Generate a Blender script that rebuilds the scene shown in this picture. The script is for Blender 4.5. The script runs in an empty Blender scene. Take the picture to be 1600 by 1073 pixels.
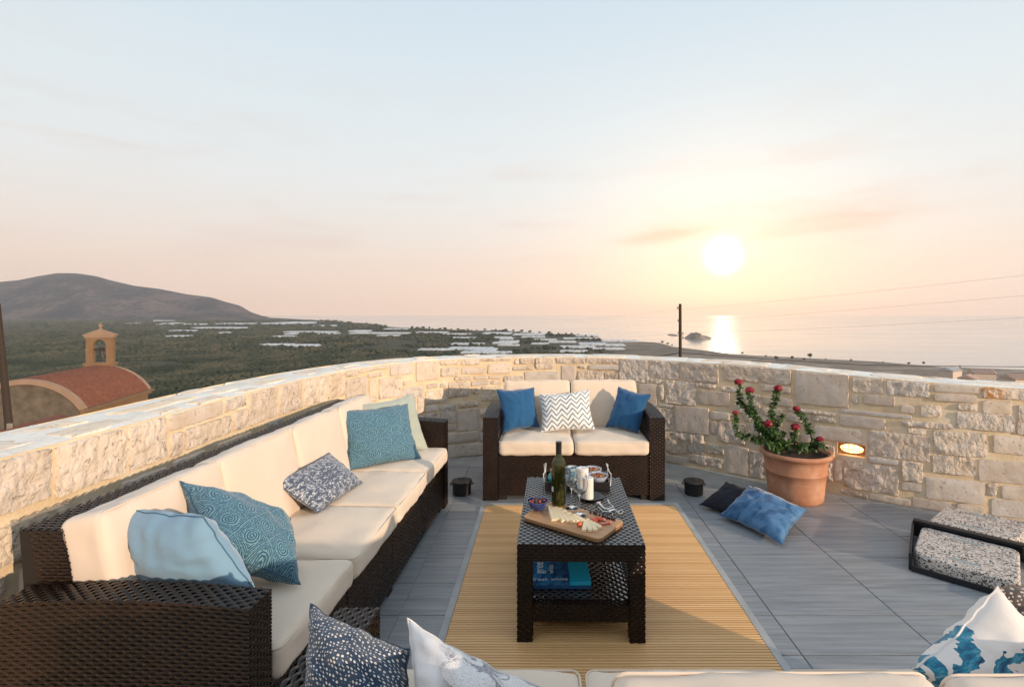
import bpy, bmesh, math, random
import numpy as np
from mathutils import Vector, Matrix, noise
random.seed(7); np.random.seed(7)
R = math.radians
scene = bpy.context.scene
COL = scene.collection

# ---------------------------------------------------------------- camera
EYE, F, PX, PY = 1.40, 800.0, 852.0, 482.0      # eye height, focal length and principal point in photo pixels
cam_data = bpy.data.cameras.new('camera')
cam = bpy.data.objects.new('camera', cam_data); COL.objects.link(cam)
cam.location = (0, 0, EYE); cam.rotation_euler = (R(90), 0, 0)
cam_data.sensor_width = 36.0; cam_data.lens = 18.0
cam_data.shift_x = -(PX - 800.0) / 1600.0
cam_data.shift_y = -(536.5 - PY) / 1600.0
cam_data.clip_start = 0.05; cam_data.clip_end = 40000
scene.camera = cam

def lin(r, g, b):
    f = lambda c: (c/255/12.92) if c/255 <= .04045 else ((c/255+.055)/1.055)**2.4
    return (f(r), f(g), f(b), 1.0)

# ---------------------------------------------------------------- sky
SUN_SEEN_AZ, SUN_SEEN_EL = math.atan2(1130-PX, F), math.atan2(PY-400, math.hypot(F, 1130-PX))
world = bpy.data.worlds.new('World'); scene.world = world; world.use_nodes = True
wn, wl = world.node_tree.nodes, world.node_tree.links
wn.clear()
def W(t, **k):
    n = wn.new(t)
    for a, v in k.items(): setattr(n, a, v)
    return n
def wmath(op, a, b=None, c=None):
    n = W('ShaderNodeMath', operation=op)
    for i, v in enumerate((a, b, c)):
        if v is None: continue
        if isinstance(v, (int, float)): n.inputs[i].default_value = v
        else: wl.new(v, n.inputs[i])
    return n.outputs[0]
tc = W('ShaderNodeTexCoord')
nish = W('ShaderNodeTexSky', sky_type='NISHITA', sun_disc=False)
nish.sun_elevation = SUN_SEEN_EL; nish.sun_rotation = SUN_SEEN_AZ
nish.altitude = 100; nish.air_density = 1.0; nish.dust_density = 2.5; nish.ozone_density = 1.2
sep = W('ShaderNodeSeparateXYZ'); wl.new(tc.outputs['Generated'], sep.inputs[0])
ramp = W('ShaderNodeValToRGB')
wl.new(sep.outputs['Z'], ramp.inputs[0])
er = ramp.color_ramp
stops = [(0.0, lin(252,217,194)), (0.06, lin(253,224,205)), (0.13, lin(246,233,224)), (0.22, lin(239,240,239)),
         (0.34, lin(230,239,243)), (0.52, lin(213,230,242)), (1.0, lin(203,216,230))]
er.elements[0].position, er.elements[0].color = stops[0]
er.elements[1].position, er.elements[1].color = stops[-1]
for p, c in stops[1:-1]:
    e = er.elements.new(p); e.color = c
sd = Vector((math.sin(SUN_SEEN_AZ)*math.cos(SUN_SEEN_EL), math.cos(SUN_SEEN_AZ)*math.cos(SUN_SEEN_EL), math.sin(SUN_SEEN_EL)))
dot = W('ShaderNodeVectorMath', operation='DOT_PRODUCT')
wl.new(tc.outputs['Generated'], dot.inputs[0]); dot.inputs[1].default_value = sd
ang = wmath('ARCCOSINE', wmath('MINIMUM', dot.outputs['Value'], 0.9999999))
def gauss(sig, amp):
    q = wmath('DIVIDE', ang, sig)
    return wmath('MULTIPLY', wmath('EXPONENT', wmath('MULTIPLY', wmath('MULTIPLY', q, q), -1.0)), amp)
def tint(fac, col):
    n = W('ShaderNodeVectorMath', operation='SCALE'); n.inputs[0].default_value = col[:3]
    wl.new(fac, n.inputs['Scale']); return n.outputs[0]
def vadd(a, b):
    n = W('ShaderNodeVectorMath', operation='ADD'); wl.new(a, n.inputs[0]); wl.new(b, n.inputs[1]); return n.outputs[0]
# thin wisps of cloud, in direction space
mp = W('ShaderNodeMapping'); mp.inputs['Scale'].default_value = (2.2, 2.2, 13.0); mp.inputs['Location'].default_value = (3.1, 1.4, 0.35)
wl.new(tc.outputs['Generated'], mp.inputs[0])
cn = W('ShaderNodeTexNoise'); cn.inputs['Scale'].default_value = 1.6; cn.inputs['Detail'].default_value = 7; cn.inputs['Roughness'].default_value = .55
wl.new(mp.outputs[0], cn.inputs['Vector'])
cr = W('ShaderNodeMapRange'); cr.inputs['From Min'].default_value = .50; cr.inputs['From Max'].default_value = .66
wl.new(cn.outputs['Fac'], cr.inputs['Value'])
band = W('ShaderNodeMapRange'); band.inputs['From Min'].default_value = .05; band.inputs['From Max'].default_value = .12
wl.new(sep.outputs['Z'], band.inputs['Value'])
band2 = W('ShaderNodeMapRange'); band2.inputs['From Min'].default_value = .42; band2.inputs['From Max'].default_value = .16
wl.new(sep.outputs['Z'], band2.inputs['Value'])
cfac = wmath('MULTIPLY', wmath('MULTIPLY', cr.outputs[0], band.outputs[0]), wmath('MULTIPLY', band2.outputs[0], .28))
# two low wisps of cloud beside the sun
yy_ = wmath('MAXIMUM', sep.outputs['Y'], .05); ra_ = wmath('DIVIDE', sep.outputs['X'], yy_); el_ = wmath('DIVIDE', sep.outputs['Z'], yy_)
cn2 = W('ShaderNodeTexNoise'); cn2.inputs['Scale'].default_value = 5; cn2.inputs['Detail'].default_value = 6; wl.new(mp.outputs[0], cn2.inputs['Vector'])
nzc = wmath('MULTIPLY', wmath('SUBTRACT', cn2.outputs['Fac'], .5), 1.6)
for (ca, ce, wa, we, amp_) in ((.235, .143, .070, .014, .95), (.60, .178, .16, .016, .55), (.52, .150, .10, .010, .4)):
    qa = wmath('ADD', wmath('DIVIDE', wmath('SUBTRACT', ra_, ca), wa), nzc); qe = wmath('ADD', wmath('DIVIDE', wmath('SUBTRACT', wmath('SUBTRACT', el_, ce), wmath('MULTIPLY', wmath('SUBTRACT', ra_, ca), .12)), we), nzc)
    ee = wmath('EXPONENT', wmath('MULTIPLY', wmath('ADD', wmath('MULTIPLY', qa, qa), wmath('MULTIPLY', qe, qe)), -1.0))
    cfac = wmath('MINIMUM', wmath('ADD', cfac, wmath('MULTIPLY', ee, amp_)), 1.0)
cm = W('ShaderNodeMix', data_type='RGBA'); wl.new(cfac, cm.inputs['Factor']); wl.new(ramp.outputs['Color'], cm.inputs['A'])
cm.inputs['B'].default_value = lin(228, 200, 186)
mixs = W('ShaderNodeMix', data_type='RGBA'); mixs.inputs['Factor'].default_value = .10
nsc = W('ShaderNodeVectorMath', operation='SCALE'); nsc.inputs['Scale'].default_value = 0.1
wl.new(nish.outputs[0], nsc.inputs[0])
wl.new(cm.outputs['Result'], mixs.inputs['A']); wl.new(nsc.outputs[0], mixs.inputs['B'])
glow = vadd(vadd(tint(gauss(R(.95), 22), (1, .93, .75)), tint(gauss(R(2.4), .16), (1, .82, .58))), tint(gauss(R(10), .05), (1, .42, .10)))
bg = W('ShaderNodeBackground'); bg.inputs['Strength'].default_value = 1.06
wl.new(vadd(mixs.outputs['Result'], glow), bg.inputs['Color'])
wo = W('ShaderNodeOutputWorld'); wl.new(bg.outputs[0], wo.inputs['Surface'])

# ---------------------------------------------------------------- sun
sun_data = bpy.data.lights.new('sun', 'SUN'); sun = bpy.data.objects.new('sun', sun_data); COL.objects.link(sun)
sun_data.energy = 4.4; sun_data.angle = R(0.6); sun_data.color = (1.0, .77, .55)
KEY = Vector((.77, -.64, math.tan(R(10.5)))).normalized()          # towards the light
sun.rotation_euler = KEY.to_track_quat('Z', 'Y').to_euler()
sun.location = (8, -4, 6)

# ---------------------------------------------------------------- exposure
vs = scene.view_settings
scene.display_settings.display_device = 'sRGB'
vs.view_transform = 'Standard'; vs.look = 'None'; vs.exposure = 0.0; vs.gamma = 1.0; vs.use_curve_mapping = False
cy = scene.cycles
cy.max_bounces = 12; cy.diffuse_bounces = 3; cy.glossy_bounces = 3; cy.transmission_bounces = 12; cy.volume_bounces = 2
cy.transparent_max_bounces = 10; cy.caustics_reflective = False; cy.caustics_refractive = True
cy.sample_clamp_indirect = 6

# ---------------------------------------------------------------- helpers
def wp(px, py, Y):                      # photo pixel + depth -> world point
    return Vector(((px-PX)/F*Y, Y, EYE-(py-PY)/F*Y))
def wpz(px, py, z):                     # photo pixel + height -> world point
    Y = (EYE-z)*F/(py-PY)
    return Vector(((px-PX)/F*Y, Y, z))

class MB:
    """collects shapes into one mesh"""
    def __init__(s): s.v = []; s.f = []; s.m = []; s.uv = {}
    def add(s, vs, fs, mi=0):
        o = len(s.v); s.v.extend([tuple(p) for p in vs]); s.f.extend([tuple(o+i for i in f) for f in fs]); s.m.extend([mi]*len(fs)); return o
    def box(s, x0, y0, z0, x1, y1, z1, mi=0, M=None):
        vs = [(x0,y0,z0),(x1,y0,z0),(x1,y1,z0),(x0,y1,z0),(x0,y0,z1),(x1,y0,z1),(x1,y1,z1),(x0,y1,z1)]
        if M is not None: vs = [M @ Vector(p) for p in vs]
        s.add(vs, [(0,3,2,1),(4,5,6,7),(0,1,5,4),(1,2,6,5),(2,3,7,6),(3,0,4,7)], mi)
    def tube(s, pts, r, n=8, mi=0, caps=True):
        pts = [Vector(p) for p in pts]; rs = r if isinstance(r, (list, tuple)) else [r]*len(pts)
        rings = []; up = Vector((0,0,1))
        for i, p in enumerate(pts):
            d = (pts[min(i+1, len(pts)-1)]-pts[max(i-1, 0)]).normalized()
            a = d.cross(up)
            if a.length < .05: a = d.cross(Vector((1,0,0)))
            a.normalize(); b = d.cross(a).normalized()
            rings.append([p+(a*math.cos(2*math.pi*k/n)+b*math.sin(2*math.pi*k/n))*rs[i] for k in range(n)])
        vs = [q for rg in rings for q in rg]; fs = []
        for i in range(len(pts)-1):
            for k in range(n):
                fs.append((i*n+k, i*n+(k+1)%n, (i+1)*n+(k+1)%n, (i+1)*n+k))
        if caps:
            fs.append(tuple(range(n))[::-1]); fs.append(tuple((len(pts)-1)*n+k for k in range(n)))
        s.add(vs, fs, mi)
    def lathe(s, prof, n=24, c=(0,0,0), mi=0, sx=1, sy=1):
        vs = []; fs = []
        for (r, z) in prof:
            for k in range(n):
                a = 2*math.pi*k/n; vs.append((c[0]+r*math.cos(a)*sx, c[1]+r*math.sin(a)*sy, c[2]+z))
        for i in range(len(prof)-1):
            for k in range(n): fs.append((i*n+k, i*n+(k+1)%n, (i+1)*n+(k+1)%n, (i+1)*n+k))
        if prof[0][0] > 1e-4: fs.append(tuple(range(n))[::-1])
        if prof[-1][0] > 1e-4: fs.append(tuple((len(prof)-1)*n+k for k in range(n)))
        s.add(vs, fs, mi)
    def poly_prism(s, pts, z0, z1, mi=0):
        n = len(pts); vs = [(p[0],p[1],z0) for p in pts]+[(p[0],p[1],z1) for p in pts]
        fs = [tuple(range(n))[::-1], tuple(range(n, 2*n))]+[(i,(i+1)%n,n+(i+1)%n,n+i) for i in range(n)]
        s.add(vs, fs, mi)
    def weave(s, O, U, V, N, lu, lv, cu=.022, cv=.013, amp=.0032, mi=0, back=True):
        """basket weave: strands run along U, going over and under stakes that run along V"""
        O, U, V, N = Vector(O), Vector(U).normalized(), Vector(V).normalized(), Vector(N).normalized()
        nu = max(2, round(lu/cu)); nv = max(2, round(lv/cv)); cu = lu/nu; cv = lv/nv
        for j in range(nv):
            v0 = j*cv; vs = []; fs = []
            for i in range(2*nu+1):
                c = i//2
                if i % 2 == 1: h = amp if (c+j) % 2 == 0 else -amp*1.1
                else: h = amp*.25
                h += random.uniform(-.0004, .0004)
                b = O+U*(i*cu/2)+N*h
                jit = random.uniform(-.0005, .0005)
                vs += [b+V*(v0+cv*.06+jit)-N*.0018, b+V*(v0+cv*.5+jit)+N*.0008, b+V*(v0+cv*.94+jit)-N*.0018]
            for i in range(2*nu):
                a = 3*i
                fs += [(a, a+3, a+4, a+1), (a+1, a+4, a+5, a+2)]
            s.add(vs, fs, mi)
        if back:
            b = O-N*.0035
            s.add([b, b+U*lu, b+U*lu+V*lv, b+V*lv], [(0,1,2,3)], mi)
    def obj(s, name, mats, parent=None, smooth=True, sharp=None, loc=None):
        me = bpy.data.meshes.new(name); me.from_pydata(s.v, [], s.f)
        mats = mats if isinstance(mats, (list, tuple)) else [mats]
        for m in mats: me.materials.append(m)
        if len(mats) > 1: me.polygons.foreach_set('material_index', s.m)
        if smooth: me.polygons.foreach_set('use_smooth', [True]*len(me.polygons))
        me.update()
        if smooth: me.set_sharp_from_angle(angle=R(sharp if sharp else 35))
        o = bpy.data.objects.new(name, me); COL.objects.link(o)
        if parent is not None: o.parent = parent
        if loc is not None: o.location = loc
        return o

def tag(o, label=None, cat=None, group=None, kind=None):
    if label: o['label'] = label
    if cat: o['category'] = cat
    if group: o['group'] = group
    if kind: o['kind'] = kind
    return o
def thing(name, label, cat, loc=(0,0,0), rz=0, group=None):
    o = bpy.data.objects.new(name, None); COL.objects.link(o)
    o.empty_display_size = .1; o.location = loc; o.rotation_euler = (0, 0, rz)
    return tag(o, label, cat, group)
def copy_tree(o, parent=None):
    c = o.copy(); COL.objects.link(c); c.parent = parent
    for ch in [x for x in bpy.data.objects if x.parent == o]: copy_tree(ch, c)
    return c

# ---------------------------------------------------------------- materials
class NT:
    def __init__(s, name):
        s.m = bpy.data.materials.new(name); s.m.use_nodes = True
        s.n = s.m.node_tree.nodes; s.l = s.m.node_tree.links
        s.b = s.n['Principled BSDF']; s._tc = None
    def N(s, t, **k):
        n = s.n.new(t)
        for a, v in k.items(): setattr(n, a, v)
        return n
    def put(s, sock, v):
        if isinstance(v, bpy.types.NodeSocket): s.l.new(v, sock)
        elif v is not None:
            if isinstance(v, tuple) and len(v) == 3 and sock.type == 'RGBA': v = (*v, 1)
            sock.default_value = v
    def tc(s, o='Object'):
        if s._tc is None: s._tc = s.N('ShaderNodeTexCoord')
        return s._tc.outputs[o]
    def map(s, vec, scale=(1,1,1), rot=(0,0,0), loc=(0,0,0)):
        n = s.N('ShaderNodeMapping'); s.l.new(vec, n.inputs[0])
        n.inputs['Scale'].default_value = scale; n.inputs['Rotation'].default_value = rot; s.put(n.inputs['Location'], loc)
        return n.outputs[0]
    def noise(s, vec, scale, detail=4, rough=.5, out='Fac', dist=0):
        n = s.N('ShaderNodeTexNoise'); s.l.new(vec, n.inputs['Vector'])
        n.inputs['Scale'].default_value = scale; n.inputs['Detail'].default_value = detail; n.inputs['Roughness'].default_value = rough
        n.inputs['Distortion'].default_value = dist
        return n.outputs[out]
    def voro(s, vec, scale, feature='F1', out='Distance'):
        n = s.N('ShaderNodeTexVoronoi', feature=feature); s.l.new(vec, n.inputs['Vector']); n.inputs['Scale'].default_value = scale
        return n.outputs[out]
    def ramp(s, fac, stops, interp='LINEAR'):
        n = s.N('ShaderNodeValToRGB'); s.l.new(fac, n.inputs[0]); e = n.color_ramp; e.interpolation = interp
        e.elements[0].position = stops[0][0]; e.elements[1].position = stops[-1][0]
        for p, c in stops[1:-1]: e.elements.new(p)
        for el, (p, c) in zip(e.elements, stops): el.color = (*c[:3], 1)
        return n.outputs['Color']
    def math(s, op, a, b=None, c=None, clamp=False):
        n = s.N('ShaderNodeMath', operation=op, use_clamp=clamp)
        for i, v in enumerate((a, b, c)):
            if v is not None: s.put(n.inputs[i], v)
        return n.outputs[0]
    def mix(s, fac, a, b, mode='MIX'):
        n = s.N('ShaderNodeMix', data_type='RGBA', blend_type=mode)
        s.put(n.inputs['Factor'], fac); s.put(n.inputs['A'], a); s.put(n.inputs['B'], b); return n.outputs['Result']
    def rng(s, v, a, b, c=0, d=1):
        n = s.N('ShaderNodeMapRange'); s.l.new(v, n.inputs[0])
        for i, x in enumerate((a, b, c, d)): n.inputs[i+1].default_value = x
        return n.outputs[0]
    def rand(s): return s.N('ShaderNodeObjectInfo').outputs['Random']
    def randvec(s, vec, k=50):
        r = s.rand(); c = s.N('ShaderNodeCombineXYZ')
        for i in range(3): s.l.new(s.math('MULTIPLY', r, k*(1+.37*i)), c.inputs[i])
        a = s.N('ShaderNodeVectorMath', operation='ADD'); s.l.new(vec, a.inputs[0]); s.l.new(c.outputs[0], a.inputs[1]); return a.outputs[0]
    def bump(s, h, strength=.3, dist=.01, normal=None):
        n = s.N('ShaderNodeBump'); n.inputs['Strength'].default_value = strength; n.inputs['Distance'].default_value = dist
        s.l.new(h, n.inputs['Height'])
        if normal is not None: s.l.new(normal, n.inputs['Normal'])
        return n.outputs[0]
    def out(s, color=None, rough=None, normal=None, **k):
        b = s.b
        s.put(b.inputs['Base Color'], color)
        if rough is not None: s.put(b.inputs['Roughness'], rough)
        if normal is not None: s.l.new(normal, b.inputs['Normal'])
        for a, v in k.items(): s.put(b.inputs[a.replace('_', ' ')], v)
        return s.m
M = {}
def simple(name, col, rough=.6, bs=0, bscale=50, var=.12, vs_=8, **k):
    t = NT(name); v = t.tc()
    n = t.noise(v, vs_, 4)
    c = t.mix(t.rng(n, .3, .7), tuple(x*(1-var) for x in col), tuple(min(1, x*(1+var)) for x in col))
    nm = t.bump(t.noise(v, bscale, 3), bs, .004) if bs else None
    M[name] = t.out(c, rough, nm, **k); return M[name]

# stone faces: pale limestone, each stone its own tone
def stone(name, warm, rough_amt):
    t = NT(name); v = t.randvec(t.tc(), 9)
    tone = t.ramp(t.rand(), [(0,(.56,.50,.46)),(.2,(.66,.60,.55)),(.4,(.60,.55,.52)),(.55,(.70,.62,.53)),(.7,(.58,.56,.56)),(.85,(.74,.67,.61)),(1,(.63,.60,.58))])
    tone = t.mix(1.0, t.mix(1.0, tone, warm, 'MULTIPLY'), (1.09, 1.03, .96), 'MULTIPLY')
    n1 = t.noise(v, 9, 6, .6); n2 = t.noise(v, 60, 5, .7)
    c = t.mix(t.rng(n1, .35, .7), t.mix(1, tone, (.86,.80,.72), 'MULTIPLY'), tone)
    pits = t.rng(t.noise(v, 38, 2, .5), .62, .70)
    c = t.mix(t.math('MULTIPLY', pits, .45), c, (.22,.18,.14))
    c = t.mix(t.math('MULTIPLY', t.rng(n2, .55, .8), .3), c, (.72,.67,.60))
    h = t.math('ADD', t.math('MULTIPLY', n1, 1.2), t.math('ADD', t.math('MULTIPLY', n2, .35), t.math('MULTIPLY', pits, -.35)))
    wv = t.N('ShaderNodeVectorMath', operation='ADD'); t.l.new(t.map(v, (1,1,.6), (0,.5,.4)), wv.inputs[0]); sc_ = t.N('ShaderNodeVectorMath', operation='SCALE'); sc_.inputs['Scale'].default_value = .035; t.l.new(t.noise(v, 30, 3, .6, out='Color'), sc_.inputs[0]); t.l.new(sc_.outputs[0], wv.inputs[1])
    h = t.math('ADD', h, t.math('MULTIPLY', t.voro(wv.outputs[0], 34), -.75*rough_amt))
    M[name] = t.out(c, .9, t.bump(h, .62*rough_amt, .022))
stone('stone_rough', (1,1,1), 1.0)
stone('stone_smooth', (.97,.98,1.0), .35)
stone('stone_cap', (1.32,1.31,1.28), .6)
def mort():
    t = NT('mortar'); v = t.tc(); n1 = t.noise(v, 5, 5, .6); n2 = t.noise(v, 70, 4, .65)
    c = t.ramp(n1, [(.3,(.64,.475,.29)),(.5,(.72,.565,.38)),(.7,(.77,.66,.50))])
    c = t.mix(t.rng(n2, .6, .8, 0, .35), c, (.50,.40,.27))
    M['mortar'] = t.out(c, .95, t.bump(t.math('ADD', n1, t.math('MULTIPLY', n2, .5)), .5, .012))
    t = NT('cap_mortar'); v = t.tc(); n1 = t.noise(v, 4, 5, .6); n2 = t.noise(v, 50, 4, .65)
    c = t.ramp(n1, [(.3,(.77,.71,.63)),(.5,(.86,.82,.76)),(.7,(.89,.87,.83))])
    c = t.mix(t.rng(n2, .58, .75, 0, .5), c, (.40,.38,.36))
    M['cap_mortar'] = t.out(c, .9, t.bump(t.math('ADD', n1, t.math('MULTIPLY', n2, .6)), .6, .015))
mort()
def tile_mat():
    t = NT('floor_tile'); v = t.randvec(t.tc(), 17)
    s1 = t.noise(t.map(v, (1.0, 16, 1)), 2.2, 6, .62); s2 = t.noise(t.map(v, (2.0, 60, 1)), 3, 4, .6); s3 = t.noise(v, 2.2, 3)
    f = t.math('ADD', t.math('MULTIPLY', s1, .75), t.math('MULTIPLY', s2, .25))
    c = t.ramp(f, [(.28,(.165,.174,.190)),(.45,(.240,.251,.268)),(.55,(.290,.302,.320)),(.74,(.370,.380,.394))])
    c = t.mix(t.math('MULTIPLY', t.rng(s3, .45, .8), .30), c, (.27,.25,.235))
    dust = t.rng(t.noise(t.tc(), 6, 5, .7), .62, .8, 0, .25)
    c = t.mix(dust, c, (.36,.35,.34))
    M['floor_tile'] = t.out(c, t.rng(f, .3, .7, .46, .30), t.bump(f, .12, .003), Specular_IOR_Level=.5)
tile_mat()
simple('white_cotton', (.74,.70,.68), .9)
simple('grout', (.34,.34,.33), .9, .3, 90)
simple('terrace_plaster', (.55,.48,.38), .9, .3, 30)
def wicker():
    t = NT('wicker'); v = t.tc(); n = t.noise(v, 120, 3); n2 = t.noise(v, 7, 3)
    c = t.ramp(n2, [(.3,(.012,.0058,.0038)),(.7,(.025,.0125,.0075))])
    M['wicker'] = t.out(c, t.rng(n, .3, .7, .20, .34), t.bump(n, .10, .001), Specular_IOR_Level=.35)
    t = NT('wicker_gloss'); v = t.tc(); n = t.noise(v, 120, 3)
    M['wicker_gloss'] = t.out((.045,.030,.022), t.rng(n, .3, .7, .15, .28), t.bump(n, .08, .001), Specular_IOR_Level=1.0, Coat_Weight=1.0, Coat_Roughness=.16, Coat_IOR=1.8)
wicker()
simple('wicker_core', (.012,.008,.006), .7)
def cloth(name, col, scale=900, sheen=.3, rough=.85, wr=.25):
    t = NT(name); v = t.tc(); n = t.noise(v, 3.5, 4, .5)
    c = t.mix(t.rng(n, .3, .7), tuple(x*.95 for x in col), tuple(min(1, x*1.03) for x in col))
    stain = t.rng(t.noise(v, 11, 5, .7), .62, .82, 0, .10)
    c = t.mix(stain, c, tuple(x*.6 for x in col))
    h = t.math('ADD', t.math('MULTIPLY', t.noise(v, scale, 1), .06), t.math('MULTIPLY', t.noise(t.map(v, (1, 1, 1)), 6, 3, .5, dist=.6), wr))
    if name == 'velvet_blue':
        c = t.mix(t.rng(t.noise(t.map(v, (1, 1.6, 1)), 6, 3, .6, dist=1.2), .42, .62), (.075,.19,.36), (.008,.075,.19))
    M[name] = t.out(c, rough, t.bump(h, .5, .02), Sheen_Weight=sheen)
cloth('cushion_cream', (.74,.61,.485), wr=.45)
cloth('cushion_pink', (.74,.60,.485), wr=.45)
cloth('blue_plain', (.004,.082,.215), wr=.5)
cloth('light_blue', (.19,.33,.46), wr=.5)
cloth('sage', (.40,.44,.38), wr=.8)
cloth('navy_plain', (.003,.004,.012), wr=.6, sheen=.05)
cloth('velvet_blue', (.035,.12,.27), wr=1.2, sheen=1.0, rough=.7)
M['velvet_blue'].node_tree.nodes['Principled BSDF'].inputs['Sheen Roughness'].default_value = .3

def fabric(name, fn, wr=.6, rough=.85):
    t = NT(name); uv = t.tc('UV'); s = t.N('ShaderNodeSeparateXYZ'); t.l.new(uv, s.inputs[0])
    c = fn(t, uv, s.outputs[0], s.outputs[1]); v = t.tc()
    h = t.math('ADD', t.math('MULTIPLY', t.noise(v, 900, 1), .06), t.math('MULTIPLY', t.noise(v, 7, 3, .5, dist=.6), wr))
    M[name] = t.out(c, rough, t.bump(h, .5, .02), Sheen_Weight=.25)
def f_chevron(t, uv, x, y):
    tri = t.math('PINGPONG', t.math('MULTIPLY', x, 9.0), .9)
    q = t.math('FRACT', t.math('ADD', t.math('MULTIPLY', y, 7.6), t.math('MULTIPLY', tri, 1.25)))
    m = t.math('MULTIPLY', t.math('GREATER_THAN', q, .56), t.math('LESS_THAN', q, .88))
    tone = t.mix(t.rng(t.noise(uv, 5, 3), .4, .6), (.10,.15,.24), (.20,.22,.25))
    return t.mix(m, (.78,.78,.76), tone)
fabric('chevron', f_chevron)
def f_medallion(t, uv, x, y):
    k = 2.9
    a = t.math('ADD', t.math('MULTIPLY', x, k), t.math('MULTIPLY', y, k)); b = t.math('SUBTRACT', t.math('MULTIPLY', x, k), t.math('MULTIPLY', y, k))
    fa = t.math('SUBTRACT', t.math('FRACT', a), .5); fb = t.math('SUBTRACT', t.math('FRACT', b), .5)
    r = t.math('SQRT', t.math('ADD', t.math('MULTIPLY', fa, fa), t.math('MULTIPLY', fb, fb)))
    sq = t.math('MAXIMUM', t.math('ABSOLUTE', fa), t.math('ABSOLUTE', fb))
    ring = t.math('GREATER_THAN', t.math('SINE', t.math('MULTIPLY', r, 66)), .0)
    sqr = t.math('GREATER_THAN', t.math('SINE', t.math('MULTIPLY', sq, 95)), .2)
    inc = t.math('LESS_THAN', r, .33)
    m = t.math('ADD', t.math('MULTIPLY', inc, ring), t.math('MULTIPLY', t.math('SUBTRACT', 1.0, inc), sqr), clamp=True)
    m = t.math('MULTIPLY', m, t.rng(t.noise(uv, 60, 2), .38, .55, .25, 1))
    base = t.mix(t.noise(uv, 3, 2), (.010,.058,.115), (.018,.090,.155))
    return t.mix(t.math('MULTIPLY', m, .85), base, (.21,.39,.47))
fabric('medallion', f_medallion)
def f_distressed(t, uv, x, y):
    cx = t.math('ABSOLUTE', t.math('SUBTRACT', x, .5)); cy_ = t.math('ABSOLUTE', t.math('SUBTRACT', y, .5))
    cc = t.N('ShaderNodeCombineXYZ'); t.l.new(cx, cc.inputs[0]); t.l.new(cy_, cc.inputs[1])
    n = t.noise(cc.outputs[0], 17, 3, .5, dist=1.6); n2 = t.noise(uv, 60, 3, .7)
    m = t.math('MULTIPLY', t.rng(n, .48, .58), t.rng(n2, .40, .58))
    return t.mix(m, t.mix(n2, (.03,.045,.085), (.09,.12,.18)), (.62,.65,.70))
fabric('distressed', f_distressed, .2)
def dots(t, x, y, kx, ky, rr=.36):
    fx = t.math('SUBTRACT', t.math('FRACT', t.math('MULTIPLY', x, kx)), .5); fy = t.math('SUBTRACT', t.math('FRACT', t.math('MULTIPLY', y, ky)), .5)
    return t.math('LESS_THAN', t.math('ADD', t.math('MULTIPLY', fx, fx), t.math('MULTIPLY', fy, fy)), rr*rr)
def f_dotted(base1, base2, dcol):
    def f(t, uv, x, y):
        ax = t.math('ABSOLUTE', t.math('SUBTRACT', x, .5)); ay = t.math('ABSOLUTE', t.math('SUBTRACT', y, .5))
        d = t.math('ADD', ax, ay)
        line = t.math('GREATER_THAN', t.math('SINE', t.math('ADD', t.math('MULTIPLY', d, 75), t.math('MULTIPLY', t.math('SINE', t.math('MULTIPLY', ax, 30)), 1.6))), -.15)
        m = t.math('MULTIPLY', dots(t, x, y, 30, 30, .30), line)
        base = t.mix(t.rng(t.math('SINE', t.math('MULTIPLY', d, 19)), -.1, .1), base1, base2)
        return t.mix(m, base, dcol)
    return f
fabric('dotted_navy', f_dotted((.015,.04,.085), (.035,.06,.10), (.72,.66,.60)))
fabric('dotted_brown', f_dotted((.07,.045,.04), (.10,.07,.06), (.62,.52,.44)))
def f_floral(t, uv, x, y):
    n = t.noise(uv, 5.5, 5, .6, dist=1.2); n2 = t.noise(uv, 26, 4, .6, dist=2); n3 = t.noise(t.map(uv, (1, 1, 1), (0,0,.6)), 2.3, 2)
    sel = t.math('MULTIPLY', t.rng(x, .22, .34), t.rng(n3, .36, .42))
    m = t.math('MULTIPLY', t.rng(n, .52, .55), sel)
    col = t.ramp(n2, [(.3,(.03,.05,.12)),(.45,(.30,.26,.27)),(.55,(.42,.44,.50)),(.7,(.03,.12,.22))])
    stem = t.math('MULTIPLY', t.math('LESS_THAN', t.math('ABSOLUTE', t.math('SUBTRACT', n2, .5)), .008), sel)
    c = t.mix(m, (.76,.74,.74), col)
    return t.mix(stem, c, (.12,.12,.17))
fabric('floral', f_floral, .9)
def f_feather(t, uv, x, y):
    # tapering plumes rising from the lower left corner
    dx = t.math('ADD', x, .10); dy = t.math('SUBTRACT', y, .72)
    ang_ = t.math('ARCTAN2', dy, dx); r = t.math('SQRT', t.math('ADD', t.math('MULTIPLY', dx, dx), t.math('MULTIPLY', dy, dy)))
    wob = t.math('MULTIPLY', t.math('SUBTRACT', t.noise(uv, 7, 3), .5), .5)
    s = t.math('SINE', t.math('MULTIPLY', t.math('ADD', ang_, wob), 17))
    thr = t.rng(r, .12, .86, -1.0, 1.0)
    m = t.math('MULTIPLY', t.math('GREATER_THAN', s, thr), t.math('LESS_THAN', r, 1.15))
    n2 = t.noise(t.map(uv, (3,12,1), (0,0,.8)), 3, 4, .6)
    tip = t.rng(r, .7, 1.0)
    col = t.ramp(n2, [(.3,(.01,.03,.10)),(.45,(.01,.13,.24)),(.55,(.02,.25,.36)),(.7,(.20,.36,.48))])
    col = t.mix(tip, col, (.20,.13,.14))
    return t.mix(m, (.76,.70,.66), col)
fabric('feather', f_feather, .9)
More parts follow.
